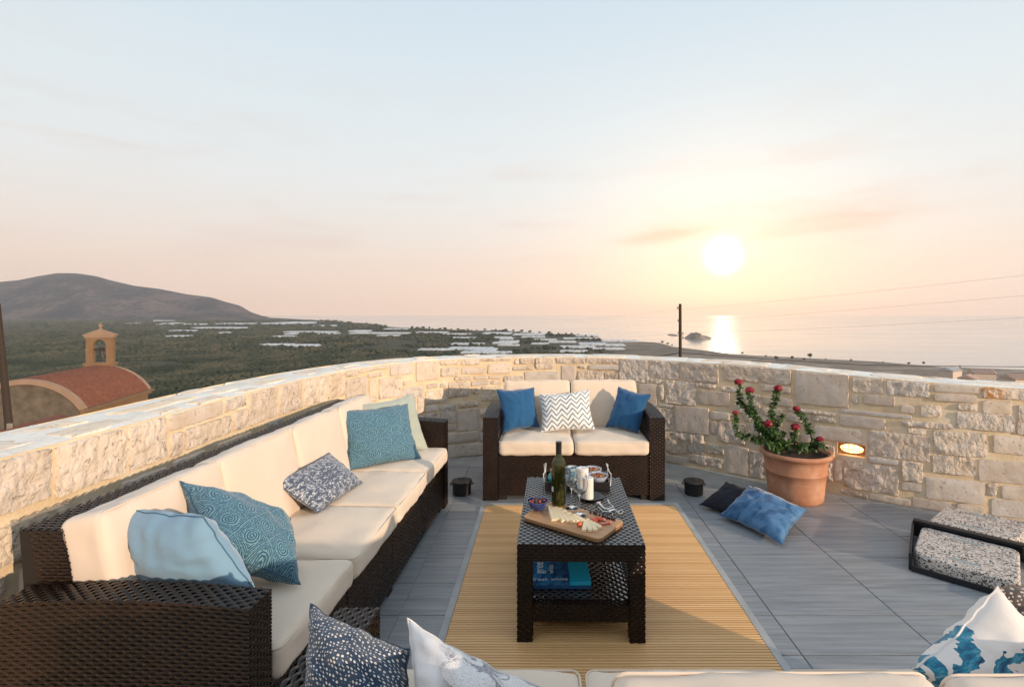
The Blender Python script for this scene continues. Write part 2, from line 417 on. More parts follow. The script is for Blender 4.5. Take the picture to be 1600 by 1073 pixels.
# ================================================================ LAND, SEA, MOUNTAIN
PLAIN, SEA = -98.6, -100.6
def interp(x, pts):
    return float(np.interp(x, [p[0] for p in pts], [p[1] for p in pts]))
COAST = [(-300,494.6),(415,495.2),(500,499.5),(535,502),(575,506),(617,510),(660,512),(700,514),(740,515),(785,515),(840,519),(890,521),(927,526),(952,530),(997,531.5),
         (1030,533),(1052,539),(1140,549),(1177,552),(1372,562),(1470,570),(1600,574),(1760,584),(3300,640)]
def hill(x, y):
    r = math.hypot(x, y)
    z = -8 - max(0, r-18)*.29
    z += 25*math.exp(-((x-96)**2+(y-101)**2)/(2*26**2))
    z += 3.0*noise.noise(Vector((x*.02, y*.02, 1)))*min(1, r/80)
    p = PLAIN + 1.2*noise.noise(Vector((x*.004, y*.004, 5)))
    return max(z, p) if r > 18 else -8
# land: a fan of columns from the terrace down the hillside and out to the shore
ts = [-3+.1*i for i in range(18)] + [-1.2+.0125*i for i in range(int(2.4/.0125)+1)] + [1.3+.1*i for i in range(18)]
NR = 90; lv = []; lf = []
for t_ in ts:
    Yc = (EYE-PLAIN)*F/(interp(PX+t_*F, COAST)-PY)
    for j in range(NR+1):
        q = j/NR; Y = 6*(Yc/6)**q
        x = t_*Y; z = hill(x, Y)
        if j == NR: z = SEA-1
        lv.append((x, Y, z))
for i in range(len(ts)-1):
    for j in range(NR): a = i*(NR+1)+j; lf.append((a, a+NR+1, a+NR+2, a+1))
t = NT('land'); v = t.tc()
n1 = t.noise(v, .006, 6, .6); n2 = t.noise(v, .05, 5, .65); n3 = t.noise(t.map(v, (1, 3, 1)), .012, 4, .55)
xs = t.N('ShaderNodeSeparateXYZ'); t.l.new(v, xs.inputs[0])
olive = t.ramp(n2, [(.3,(.035,.042,.026)),(.5,(.060,.062,.040)),(.7,(.115,.10,.07))])
brown = t.ramp(n3, [(.32,(.12,.095,.075)),(.42,(.26,.205,.165)),(.52,(.20,.16,.125)),(.60,(.36,.29,.24)),(.7,(.30,.25,.21))])
ratio = t.math('DIVIDE', xs.outputs[0], t.math('ADD', xs.outputs[1], 1.0))
sel = t.math('ADD', t.rng(ratio, -.10, .36, -.25, 1.1), t.rng(n1, .35, .65, -.45, .45), clamp=True)
M['land'] = t.out(t.mix(sel, olive, brown), 1.0, None, Specular_IOR_Level=.1)
mb = MB(); mb.v = lv; mb.f = lf; mb.m = [0]*len(lf)
tag(mb.obj('ground', M['land'], smooth=True, sharp=180), kind='structure')
# ground all round and behind the terrace, a little lower
mb = MB(); rings = [0, 10, 20, 40, 80, 160, 320]
vs = []; fs = []
for r in rings:
    for k in range(48):
        a = 2*math.pi*k/48; x, y = r*math.cos(a), r*math.sin(a); vs.append((x, y, -8.6-max(0, r-18)*.29-(2 if r > 30 else 0)-(6 if r>300 else 0)))
for i in range(len(rings)-1):
    for k in range(48): fs.append((i*48+k, i*48+(k+1)%48, (i+1)*48+(k+1)%48, (i+1)*48+k))
mb.add(vs, fs); tag(mb.obj('hillside', M['land'], sharp=180), kind='structure')
mb = MB(); mb.box(-13000, -1500, SEA-6, 13000, 700, SEA-5)
tag(mb.obj('low_ground', M['land'], smooth=False), kind='structure')

t = NT('sea'); v = t.tc(); n1 = t.noise(t.map(v, (1, 2.2, 1)), .02, 4, .6); n2 = t.noise(t.map(v, (1, 6, 1)), .0016, 5, .6)
M['sea'] = t.out(t.mix(t.rng(n2, .35, .65), (.34,.35,.35), (.40,.40,.39)), t.rng(n2, .4, .6, .09, .14), t.bump(n1, .12, .8), IOR=1.33)
mb = MB(); mb.box(-12900, 701, SEA-2, 12900, 7400, SEA)
tag(mb.obj('sea', M['sea'], smooth=False), kind='structure')

# mountain: real relief 4 to 6.5 km away
SIL = [(-420,470),(-260,452),(-120,446),(0,440),(30,437),(60,431),(90,426),(120,426.5),(150,431),(175,438),(210,446),(250,451),(290,459),(330,464),(352,471),(375,477),(392,487),(412,494),(430,500),(470,503)]
mv = []; mf = []; NX, NY = 200, 60
for i in range(NX+1):
    px = -420+890*i/NX
    for j in range(NY+1):
        q = j/NY; Y = 3900+2500*q
        x = (px-PX)/F*Y
        top = EYE+(PY-interp(px, SIL))/F*5400-PLAIN
        foot = 4080+(px*0.6 if px > 0 else 0)
        s = (Y-foot)/(5400-foot); s = max(0, min(1, s)); s = s*s*(3-2*s)*.55+s*.45
        if Y > 5400: s = 1-(Y-5400)/1000*.5
        nz = noise.fractal(Vector((x*.0016, Y*.0016, 3)), 1.0, 2.1, 5)
        rid = abs(noise.noise(Vector((x*.0026, Y*.0011, 8))))
        h = max(0, top)*s + nz*38*math.sin(math.pi*min(1, s))*(1 if top > 20 else 0) - rid*60*math.sin(math.pi*min(1,s))*(1 if top > 40 else .2)
        mv.append((x, Y, PLAIN+h-3))
for i in range(NX):
    for j in range(NY): a = i*(NY+1)+j; mf.append((a, a+NY+1, a+NY+2, a+1))
t = NT('mountain'); v = t.tc(); n1 = t.noise(v, .0022, 7, .62); n2 = t.noise(v, .02, 6, .65)
c = t.ramp(t.math('ADD', t.math('MULTIPLY', n1, .6), t.math('MULTIPLY', n2, .4)), [(.40,(.012,.016,.028)),(.48,(.040,.037,.046)),(.56,(.125,.09,.085))])
M['mountain'] = t.out(c, 1.0, t.bump(n2, .8, 25), Specular_IOR_Level=.05)
mb = MB(); mb.v = mv; mb.f = mf; mb.m = [0]*len(mf)
tag(mb.obj('mountain', M['mountain'], sharp=180), kind='structure')

# islets
def islet(px0, px1, y, h, name, label):
    Y = (EYE-SEA)*F/(y-PY); x0, x1 = (px0-PX)/F*Y, (px1-PX)/F*Y
    vs = []; fs = []; n = 40; m = 10
    for i in range(n+1):
        for j in range(m+1):
            a = i/n; b = j/m*2-1
            e = math.sin(math.pi*a)**.5 * max(0, 1-b*b)**.5
            hh = h*e*(.45+.55*math.exp(-((a-.35)/.22)**2)+.25*noise.noise(Vector((a*9, b*3, px0))))
            vs.append((x0+(x1-x0)*a, Y+b*60*(math.sin(math.pi*a)**.5+.1)+ (a-.5)*40, SEA-1+max(0, hh)))
    for i in range(n):
        for j in range(m): a = i*(m+1)+j; fs.append((a, a+m+1, a+m+2, a+1))
    b = MB(); b.add(vs, fs); return tag(b.obj(name, M['land'], sharp=180), kind='structure')
islet(1068, 1113, 528.5, 22, 'islet', ''); islet(1042, 1062, 523.5, 5, 'islet', '')

# olive groves on the plain: a mass nobody could count
def grove():
    base_v = np.array([[0,0,1],[.894,0,.447],[.276,.851,.447],[-.724,.526,.447],[-.724,-.526,.447],[.276,-.851,.447],
                       [.724,.526,-.447],[-.276,.851,-.447],[-.894,0,-.447],[-.276,-.851,-.447],[.724,-.526,-.447],[0,0,-1]])
    base_f = np.array([[0,1,2],[0,2,3],[0,3,4],[0,4,5],[0,5,1],[1,6,2],[2,7,3],[3,8,4],[4,9,5],[5,10,1],
                       [6,7,2],[7,8,3],[8,9,4],[9,10,5],[10,6,1]])
    rng = np.random.default_rng(3)
    pts = []
    for (lo, hi, n, t0, t1) in ((380, 1100, 17000, -1.15, -.02), (1100, 2600, 13000, -1.15, .12), (2600, 4100, 6000, -1.2, -.30)):
        Y = np.sqrt(rng.uniform(lo**2, hi**2, n)); tt = rng.uniform(t0, t1, n)
        Y = np.round(Y/8.5)*8.5+rng.uniform(-1.6, 1.6, n); X = tt*Y
        pts.append(np.stack([X, Y], 1))
    P = np.concatenate(pts)
    cx = np.array([p[0] for p in COAST]); cyy = np.array([p[1] for p in COAST])
    px = PX+P[:,0]/P[:,1]*F; Yc = (EYE-PLAIN)*F/(np.interp(px, cx, cyy)-PY)
    keep = (P[:,1] < Yc*.93)
    nn = np.array([noise.noise(Vector((p[0]*.006, p[1]*.006, 2))) for p in P])
    keep &= nn > -.55+np.clip((P[:,0]/P[:,1]+.75)*.8, 0, .75)
    py = PY+(EYE-PLAIN)*F/P[:,1]
    for (a, b, yc, th) in GREEN:
        keep &= ~((px > a-2) & (px < b+2) & (py > yc-th/2-.6) & (py < yc+th/2+1.2))
    P = P[keep]; n = len(P)
    s = rng.uniform(2.2, 4.6, n)*np.where(P[:,1] > 1100, 1.5, 1.0)*np.where(P[:,1] > 2600, 1.7, 1)
    rot = rng.uniform(0, 6.28, n); c, sn = np.cos(rot), np.sin(rot)
    V = np.repeat(base_v[None], n, 0)*(1+rng.uniform(-.28, .28, (n, 12, 1)))
    x = V[:,:,0]*c[:,None]-V[:,:,1]*sn[:,None]; y = V[:,:,0]*sn[:,None]+V[:,:,1]*c[:,None]
    zb = np.array([hill(p[0], p[1]) for p in P])
    out = np.stack([P[:,0,None]+x*s[:,None], P[:,1,None]+y*s[:,None], zb[:,None]+s[:,None]*.6+V[:,:,2]*s[:,None]*.75], 2).reshape(-1, 3)
    Fc = (base_f[None]+(np.arange(n)*12)[:,None,None]).reshape(-1, 3)
    me = bpy.data.meshes.new('olive_grove'); me.vertices.add(len(out)); me.vertices.foreach_set('co', out.astype('f4').ravel())
    me.loops.add(len(Fc)*3); me.loops.foreach_set('vertex_index', Fc.astype('i4').ravel())
    me.polygons.add(len(Fc)); me.polygons.foreach_set('loop_start', np.arange(0, len(Fc)*3, 3, dtype='i4')); me.update(); me.validate()
    t = NT('olive_leaf'); v = t.tc(); n1 = t.noise(t.map(v, (1, .5, 1)), .012, 6, .7); n2 = t.noise(v, .9, 3, .6)
    cc = t.ramp(n1, [(.36,(.026,.034,.022)),(.48,(.052,.060,.038)),(.56,(.098,.090,.058)),(.68,(.13,.112,.075))])
    cc = t.mix(t.rng(n2, .35, .7), t.mix(1, cc, (.55,.6,.55), 'MULTIPLY'), cc)
    M['olive_leaf'] = t.out(cc, .9, None, Specular_IOR_Level=.1)
    me.materials.append(M['olive_leaf'])
    o = bpy.data.objects.new('olive_grove', me); COL.objects.link(o)
    tag(o, 'dark green olive groves covering the plain below the terrace', 'olive grove', kind='stuff')

# greenhouses: (left px, right px, y px, thickness px) -> footprints on the plain
GREEN = [(0,16,494.8,3),(197,220,505.5,2),(240,274,501,4),(267,280,504.8,2.2),(242,325,507,2.2),(300,387,512.5,2.4),(335,400,506.3,3),(265,309,517,2),
 (261,299,525.5,2.2),(340,361,520,2),(400,432,505.8,2.4),(425,495,505,5),(490,530,509,2),(445,527,518.7,2),(445,467,521.8,3),(427,460,526,2),(408,455,539,3),(452,500,540.5,4.5),
 (495,527,521.5,2),(545,580,517.5,3),(550,640,520.8,2.6),(590,625,524.5,2),(705,757,538,3),(655,705,546.5,2.6),(700,770,545.2,5.5),(720,800,551.5,4.5),
 (705,745,528.3,2),(770,800,537,2.4),(772,800,527.5,2),(780,812,533.7,2.2),(741,776,548,7),(770,810,536,2),(778,812,540,2),(802,852,522.8,3.4),(875,930,542.5,3.8),
 (905,948,538,5),(944,976,539.5,3.5),(875,920,549.3,2.6),(940,997,533.2,2.6),(857,900,534.6,2.8),(781,806,529.5,2),(755,800,521,3.4),(815,852,526.8,2.2),
 (925,975,545.4,2.4),(835,870,531,2),(880,925,529,2.2),(830,858,537.5,2),(900,935,524.9,2),(650,700,519.5,2),(600,640,514.2,2),(690,735,522.2,2)]
t = NT('greenhouse_film'); v = t.tc(); n = t.noise(v, .06, 4, .6)
M['greenhouse_film'] = t.out(t.ramp(n, [(.3,(.34,.36,.39)),(.5,(.50,.52,.55)),(.7,(.66,.67,.68))]), .5)
def ground_at(px, py): 
    Y = (EYE-PLAIN)*F/(py-PY); return (px-PX)/F*Y, Y
def greenhouse(a, b, yc, th, label):
    x0, Yf = ground_at((a+b)/2, yc-th/2); _, Yn = ground_at((a+b)/2, yc+th/2)
    Ym = (Yf+Yn)/2; X0, X1 = (a-PX)/F*Ym, (b-PX)/F*Ym
    root = thing('greenhouse', label, 'greenhouse', ((X0+X1)/2, Ym, PLAIN), 0, 'white greenhouses scattered over the plain')
    w, d = (X1-X0)/2, (Yf-Yn)/2; n = max(2, min(24, int(2*w/14))); h = 2.3; d *= .72
    roof = MB(); wall = MB(); jag = random.uniform(-.25, .25)*d
    for k in range(n):
        xa, xb = -w+2*w*k/n, -w+2*w*(k+1)/n-(.8 if k % 3 == 2 else .15); xm = (xa+xb)/2
        d0 = -d+(abs(jag) if k < n*.3 else 0); d1 = d-(abs(jag) if k > n*.7 else 0); s = jag*.3*(k/n)
        vs = []
        for yy in (d0+s, d1+s):
            vs += [(xa, yy, h), ((xa+xm)/2, yy, h+.6), (xm, yy, h+.9), ((xb+xm)/2, yy, h+.6), (xb, yy, h)]
        roof.add(vs, [(i, i+1, i+6, i+5) for i in range(4)]+[(4,3,2,1,0),(5,6,7,8,9)])
        wall.box(xa+.1, d0+s+.1, 0, xb-.1, d1+s-.1, h-.02)
    roof.obj('roof', M['greenhouse_film'], root, smooth=False); wall.obj('wall', M['greenhouse_film'], root, smooth=False)
for (a, b, yc, th) in GREEN:
    special = {(0,16): 'white greenhouse at the left edge of the plain below the mountain', (240,274): 'bright white greenhouse at the foot of the mountain slope right of the bell tower',
      (300,387): 'long thin white greenhouse strip on the dark groves right of the mountain foot', (265,309): 'upper of two short white greenhouse rows among the dark groves right of the bell tower',
      (261,299): 'lower of two short white greenhouse rows among the dark groves right of the bell tower', (408,455): 'pale greenhouse alone on the dark plain, left half of the nearest left pair',
      (452,500): 'pale greenhouse alone on the dark plain, right half of the nearest left pair', (875,930): 'wide white greenhouse above the wall right of the loveseat, nearest but one',
      (905,948): 'wide pale greenhouse just behind the others right of the loveseat', (700,770): 'wide pale greenhouse just above the wall between the long sofa and the loveseat'}
    greenhouse(a, b, yc, th, special.get((a, b), 'low white greenhouse, one pale strip among the fields between the mountain and the sea'))
grove()

# trees that stand apart
t = NT('leaf'); v = t.randvec(t.tc(), 5); n = t.noise(v, .6, 4)
M['leaf'] = t.out(t.ramp(n, [(.3,(.035,.045,.026)),(.5,(.055,.065,.038)),(.7,(.085,.09,.055))]), .9, None)
simple('bark', (.10,.07,.05), .9)
def crown_mesh(r, h, n, seed):
    rr = random.Random(seed); b = MB()
    lobes = [(rr.uniform(-.5,.5)*r, rr.uniform(-.5,.5)*r, h*rr.uniform(.5,.85), r*rr.uniform(.4,.62)) for _ in range(7)]
    for _ in range(n):
        lx, ly, lz, lr = rr.choice(lobes)
        d = Vector((rr.gauss(0,1), rr.gauss(0,1), rr.gauss(0,1))).normalized()*lr*rr.uniform(.7, 1.05)
        p = Vector((lx, ly, lz))+Vector((d.x, d.y, d.z*.75)); s = r*rr.uniform(.10, .2)
        a = Vector((rr.gauss(0,1), rr.gauss(0,1), rr.gauss(0,1))).normalized()*s; c = a.orthogonal().normalized()*s
        b.add([p-a, p+c, p+a, p-c], [(0,1,2,3)])
    return b
def tree(x, y, r, h, seed, label, group):
    z = hill(x, y); root = thing('tree', label, 'tree', (x, y, z), rz=random.uniform(0, 6), group=group)
    crown_mesh(r, h, 260, seed).obj('crown', M['leaf'], root, smooth=False)
    tb = MB(); tb.tube([(0,0,-.5),(r*.05,0,h*.3),(0,r*.05,h*.65)], [r*.10, r*.07, r*.03], 6)
    tb.tube([(r*.05,0,h*.3),(r*.35,0,h*.6)], [r*.05, r*.02], 5); tb.tube([(r*.05,0,h*.3),(-r*.3,.1*r,h*.62)], [r*.05, r*.02], 5)
    tb.obj('trunk', M['bark'], root)
TREES = [(1213,564,8),(1237,562,6),(1256,564,5),(1265,560,8),(1420,571,5),(1443,570,5),(1196,558,4),(1160,553,4),(1290,563,3),(1330,565,4),(1380,568,3),(1500,575,4)]
for i, (px, py, s) in enumerate(TREES):
    x, y = ground_at(px, py); r = s/2*y/F
    tree(x, y, r, r*2.0, i, 'single dark tree standing on the bare brown coastal slope right of the utility pole', 'single trees on the coastal slope')
k = 0
for px in (645,653,662,672,688,696,705,716,731,745,758,775,790,802,815,828,843,858,872,884,893,903,915,925,1034,1042,1049):
    yy = interp(px, COAST)+1.2; x, y = ground_at(px, yy); k += 1
    s = random.uniform(3, 6.5); r = s/2*y/F
    tree(x, y-8, r, r*1.0, 40+k, 'small rounded tree in the broken row along the far shoreline', 'trees along the far shoreline')

# ---------------------------------------------------------------- chapel
def chapel():
    ax = Vector((-.25, .97, 0)).normalized(); wx = Vector((ax.y, -ax.x, 0))
    N0 = Vector((-24.45, 24.0, 0)); L = 6.2; HW, RISE, ZC = 2.35, 1.42, -2.03
    Rr = (HW*HW+RISE*RISE)/(2*RISE); zc = ZC-Rr; A = math.asin(HW/Rr)
    root = thing('chapel', 'small ochre chapel with a red tiled barrel roof below the terrace wall', 'chapel', (N0.x, N0.y, -8), math.atan2(wx.y, wx.x))
    # local: x = width, y = along the axis; z from -8
    z0 = 8
    simple('roof_tile', (.155,.058,.036), .85, .3, 8, .22, 5)
    simple('ochre_render', (.215,.130,.070), .85, .2, 12, .12, 2)
    simple('peach_render', (.30,.20,.14), .85, .2, 12, .1, 2)
    simple('rubble', (.125,.10,.075), .95, .9, 3.5, .3, 2.5)
    b = MB(); n = 40; rows = 24; sub = 8; vs = []; fs = []
    cols = rows*sub
    for i in range(cols+1):
        y = .12+(L-.24)*i/cols; bumpz = .13*abs(math.sin(math.pi*i/sub))
        for k in range(n+1):
            a = -A+2*A*k/n; step = .02*((k % 2))
            rr = Rr+bumpz+step; vs.append((rr*math.sin(a), y, zc+z0+rr*math.cos(a)))
    for i in range(cols):
        for k in range(n): q = i*(n+1)+k; fs.append((q, q+1, q+n+2, q+n+1))
    b.add(vs, fs); tag(b.obj('roof_tile', M['roof_tile'], root, sharp=50), kind='stuff')
    for (y0, y1) in ((-.12, .14), (L-.14, L+.16)):
        b = MB(); vs = []; fs = []; n = 28
        for k in range(n+1):
            a = -A+2*A*k/n
            for (rr, yy) in ((Rr-.12, y0), (Rr+.12, y0), (Rr+.12, y1), (Rr-.12, y1)): vs.append((rr*math.sin(a), yy, zc+z0+rr*math.cos(a)))
        for k in range(n):
            for q in range(4): fs.append((4*k+q, 4*k+(q+1)%4, 4*k+4+(q+1)%4, 4*k+4+q))
        b.add(vs, fs); b.obj('roof_rim', M['peach_render'], root, sharp=30)
    for y0, mat in ((-.02, 'rubble'), (L-.04, 'peach_render')):
        b = MB(); pts = [(-HW, 0), (HW, 0)]+[((Rr-.11)*math.sin(A-2*A*k/24), zc+z0+(Rr-.11)*math.cos(A-2*A*k/24)) for k in range(25)]
        m = len(pts); vs = [(p[0], y0, p[1]) for p in pts]+[(p[0], y0+.06, p[1]) for p in pts]
        b.add(vs, [tuple(range(m)), tuple(range(m, 2*m))[::-1]]+[(i, m+i, m+(i+1)%m, (i+1)%m) for i in range(m)])
        b.obj('gable_wall', M[mat], root, smooth=False)
    zs = zc+z0+Rr*math.cos(A)
    for s in (-1, 1):
        b = MB(); x = s*HW
        b.box(min(x, x-s*.3), .05, 0, max(x, x-s*.3), L-.05, zs-.22); b.obj('side_wall', M['ochre_render'], root, smooth=False)
        b = MB(); b.box(min(x-s*.1, x+s*.12), -.1, zs-.22, max(x-s*.1, x+s*.12), L+.15, zs-.06); b.box(min(x-s*.1, x+s*.26), -.14, zs-.06, max(x-s*.1, x+s*.26), L+.2, zs+.03)
        b.obj('cornice', M['ochre_render'], root, smooth=False)
    # bell tower on the far gable
    ty = L-.1; zb = ZC+z0; H = lambda z: z+z0
    b = MB(); b.box(-.86, ty-.3, zb-.35, .86, ty+.3, H(-1.88)); b.obj('tower_base', M['peach_render'], root, smooth=False)
    b = MB(); b.box(-.94, ty-.36, H(-1.88), .94, ty+.36, H(-1.74)); b.box(-.89,ty-.33,H(-1.96),.89,ty+.33,H(-1.88)); b.obj('tower_cornice', M['ochre_render'], root, smooth=False)
    for s in (-1, 1):
        b = MB(); b.box(min(s*.38, s*.80), ty-.24, H(-1.74), max(s*.38, s*.80), ty+.24, H(-.30)); b.box(min(s*.36,s*.84),ty-.27,H(-1.0),max(s*.36,s*.84),ty+.27,H(-.93))
        b.obj('pier', M['ochre_render'], root, smooth=False)
    b = MB(); pts = [(-.80, H(-.30)), (-.80, H(-.20)), (.80, H(-.20)), (.80, H(-.30))]
    arch = [(.38*math.cos(math.pi*k/12), H(-.78)+.38*math.sin(math.pi*k/12)) for k in range(13)]
    for k in range(12):
        (x0, za), (x1, zb2) = arch[k], arch[k+1]; zt = H(-.30)
        b.add([(x0,ty-.235,za),(x1,ty-.235,zb2),(x1,ty-.235,zt),(x0,ty-.235,zt),(x0,ty+.235,za),(x1,ty+.235,zb2),(x1,ty+.235,zt),(x0,ty+.235,zt)],
              [(0,1,2,3),(7,6,5,4),(0,4,5,1),(3,2,6,7)])
    b.obj('arch', M['ochre_render'], root, smooth=False)
    b = MB()
    b.box(-.88, ty-.30, H(-.30), .88, ty+.30, H(-.19))
    b.add([(-.96,ty-.33,H(-.187)),(.96,ty-.33,H(-.187)),(.96,ty-.33,H(-.12)),(0,ty-.33,H(.20)),(-.96,ty-.33,H(-.12)),
           (-.96,ty+.33,H(-.187)),(.96,ty+.33,H(-.187)),(.96,ty+.33,H(-.12)),(0,ty+.33,H(.20)),(-.96,ty+.33,H(-.12))],
          [(0,1,2,3,4),(9,8,7,6,5),(0,5,6,1),(1,6,7,2),(2,7,8,3),(3,8,9,4),(4,9,5,0)])
    b.obj('pediment', M['peach_render'], root, smooth=False)
    b = MB(); b.box(-.05, ty-.05, H(.17), .05, ty+.05, H(.56)); b.box(-.14, ty-.045, H(.36), .14, ty+.045, H(.44)); b.box(-.1,ty-.1,H(.12),.1,ty+.1,H(.22)); b.obj('cross', M['peach_render'], root, smooth=False)
    simple('bell_metal', (.035,.03,.028), .5, 0)
    b = MB(); b.lathe([(.26,0),(.24,.05),(.17,.16),(.14,.30),(.10,.38),(.02,.41)], 16, (.05, ty, H(-1.45))); bell = b.obj('bell', M['bell_metal'], root)
    b = MB(); b.tube([(.05,ty,H(-1.42)),(.05,ty,H(-1.52))], .04, 6); b.obj('clapper', M['bell_metal'], bell)
    b = MB(); b.box(-.40, ty-.05, H(-1.03), .42, ty+.05, H(-.92)); b.box(-.14, ty-.08, H(-1.06), .24, ty+.08, H(-.86)); b.tube([(-1.0,ty,H(-.86)),(-.8,ty,H(-.93))],.05,6); b.obj('bell_beam', M['bell_metal'], root, smooth=False)
    for o in root.children:
        if o.name.split('.')[0] in ('tower_base','tower_cornice','pier','arch','pediment','cross','bell','bell_beam'):
            for vv in o.data.vertices: vv.co.x *= .84; vv.co.y = ty+(vv.co.y-ty)*.52
            for ch in o.children:
                for vv in ch.data.vertices: vv.co.x *= .84; vv.co.y = ty+(vv.co.y-ty)*.52
chapel()
def low_roof():
    root = thing('house', 'dark red roof corner of a house in front of the chapel gable', 'house', (-20.6, 20.6, -8), R(14))
    b = MB()
    for i in range(26):
        y = -1.6+3.2*i/26
        b.tube([(-2.4, y+.06, 4.15), (0, y+.06, 4.78), (2.4, y+.06, 4.15)], .07, 6)
    tag(b.obj('roof_tile', M['roof_tile'], root), kind='stuff')
    b = MB(); b.add([(-2.5,-1.7,4.08),(2.5,-1.7,4.08),(0,-1.7,4.72),(-2.5,1.7,4.08),(2.5,1.7,4.08),(0,1.7,4.72)], [(0,1,2),(5,4,3),(0,2,5,3),(1,4,5,2),(0,3,4,1)]); b.obj('roof', M['roof_tile'], root, smooth=False)
    b = MB(); b.box(-2.2,-1.5,0,2.2,1.5,4.06); b.obj('wall', M['rubble'], root, smooth=False)
low_roof()

# ---------------------------------------------------------------- houses beyond the wall, far right
def house(px0, px1, ytop, Y, label, mat, rot):
    x0, x1 = (px0-PX)/F*Y, (px1-PX)/F*Y; zt = EYE-(ytop-PY)/F*Y; w = (x1-x0)/2; d = w*.8; zb = hill((x0+x1)/2, Y)-.5
    root = thing('house', label, 'house', ((x0+x1)/2, Y, zb), rot); h = zt-zb
    b = MB(); b.box(-w,-d,0,w,d,h-w*.38); b.obj('wall', M['house_wall'], root, smooth=False)
    b = MB()
    e = h-w*.36
    b.add([(-w*1.08,-d*1.08,e),(w*1.08,-d*1.08,e),(w*1.08,d*1.08,e),(-w*1.08,d*1.08,e),(-w*1.08,0,h),(w*1.08,0,h)], [(0,1,5,4),(2,3,4,5),(0,4,3),(1,2,5),(0,3,2,1)])
    n = int(2*w/.45)
    for i in range(n):
        x = -w*1.06+2.12*w*(i+.5)/n
        b.tube([(x,-d*1.1,e-.02),(x,0,h+.05),(x,d*1.1,e-.02)], .13, 5)
    b.obj('roof', M[mat], root, smooth=False)
    for s in (-.5, .4):
        b = MB(); b.box(w*s-.5, -d-.03, h*.25, w*s+.5, -d+.05, h*.25+1.2); b.obj('window', M['house_glass'], root, smooth=False)
simple('house_wall', (.60,.48,.40), .9, 0); simple('pink_tile', (.52,.36,.29), .85, 0, 50, .25); simple('pale_roof', (.52,.50,.50), .85, 0); simple('house_glass', (.03,.035,.04), .2, 0)
house(1472, 1497, 573.5, 108, 'house with a pale grey roof behind the right end of the stone wall', 'pale_roof', R(25))
house(1520, 1548, 577.0, 100, 'house with a peach tiled roof between the grey roof and the right edge', 'pink_tile', R(-20))
house(1572, 1604, 585.0, 92, 'house with the long pink tiled roof at the right edge behind the wall', 'pink_tile', R(5))
house(1500, 1526, 586.0, 84, 'low pink roofed house just over the top of the stone wall', 'pink_tile', R(40))
house(1440, 1465, 588.5, 84, 'small house almost hidden behind the top of the stone wall', 'pink_tile', R(10))

# ---------------------------------------------------------------- poles and wires
simple('pole_wood', (.040,.026,.018), .85, .4, 20); simple('insulator', (.30,.26,.22), .4); simple('cable', (.02,.018,.017), .6); simple('thin_cable', (.60,.47,.38), .7)
root = thing('utility_pole', 'dark wooden utility pole with insulators beyond the middle of the wall', 'utility pole', (10.05, 38, -18))
b = MB(); b.tube([(0,0,0),(-.04,0,19.75)], [.16,.105], 10); b.obj('post', M['pole_wood'], root)
for (z, x) in ((19.4,-.22),(18.45,-.18),(17.55,-.16),(17.5,.16),(17.2,.18),(16.3,-.15)):
    b = MB(); b.tube([(0,0,z-.08),(x*.8,0,z-.06),(x,0,z+.02)], .022, 6); b.lathe([(.05,0),(.07,.05),(.045,.10),(.03,.15)], 8, (x,0,z)); b.obj('insulator', M['insulator'], root)
def wire(pts, r, mat, label, sag=.02):
    P = []
    for a, c in zip(pts[:-1], pts[1:]):
        a, c = Vector(a), Vector(c); n = 14; L = (c-a).length
        for k in range(n+(c == Vector(pts[-1]))):
            q = k/n; p = a.lerp(c, q); p.z -= L*sag*4*q*(1-q); P.append(p)
    b = MB(); b.tube(P, r, 5); tag(b.obj('overhead_wire', M[mat]), label, 'wire')
top = Vector((10.0, 38, 0))
wire([wp(1600,440,12)+Vector((6,-4,1)), wp(1060,484,38), wp(700,512,150)], .004, 'thin_cable', 'thin pale wire from the tip of the middle pole, topmost of the three', .004)
wire([wp(1600,457,13)+Vector((6,-4,.7)), wp(1060,503,38), wp(720,520,150)], .004, 'thin_cable', 'thin pale wire from the second insulator of the middle pole, middle of the three', .004)
wire([wp(1600,476,14)+Vector((6,-4,.3)), wp(1060,521,38), wp(700,536,150)], .004, 'thin_cable', 'thin pale wire lowest of the three crossing the sun glitter', .004)
wire([wp(1640,573,50), wp(1330,569,42), wp(1064,551,38), wp(1000,561,44)], .035, 'cable', 'thick black cable just above the wall top running right from the middle pole', .002)
root = thing('utility_pole', 'leaning dark wooden pole at the left edge beside the chapel', 'utility pole', (-20.9, 20, -9), 0)
b = MB(); b.tube([(.25,0,0),(-.02,0,5.5),(-.52,0,10.6)], [.14,.125,.10], 10); b.obj('post', M['pole_wood'], root)
b = MB(); b.tube([(.12,-.02,0),(-.15+.17,-.1,5.5)], .02, 6); b.obj('conduit', M['insulator'], root)
b = MB(); b.box(.06,-.2,5.65,.2,-.1,5.95); b.obj('junction_box', M['insulator'], root, smooth=False)
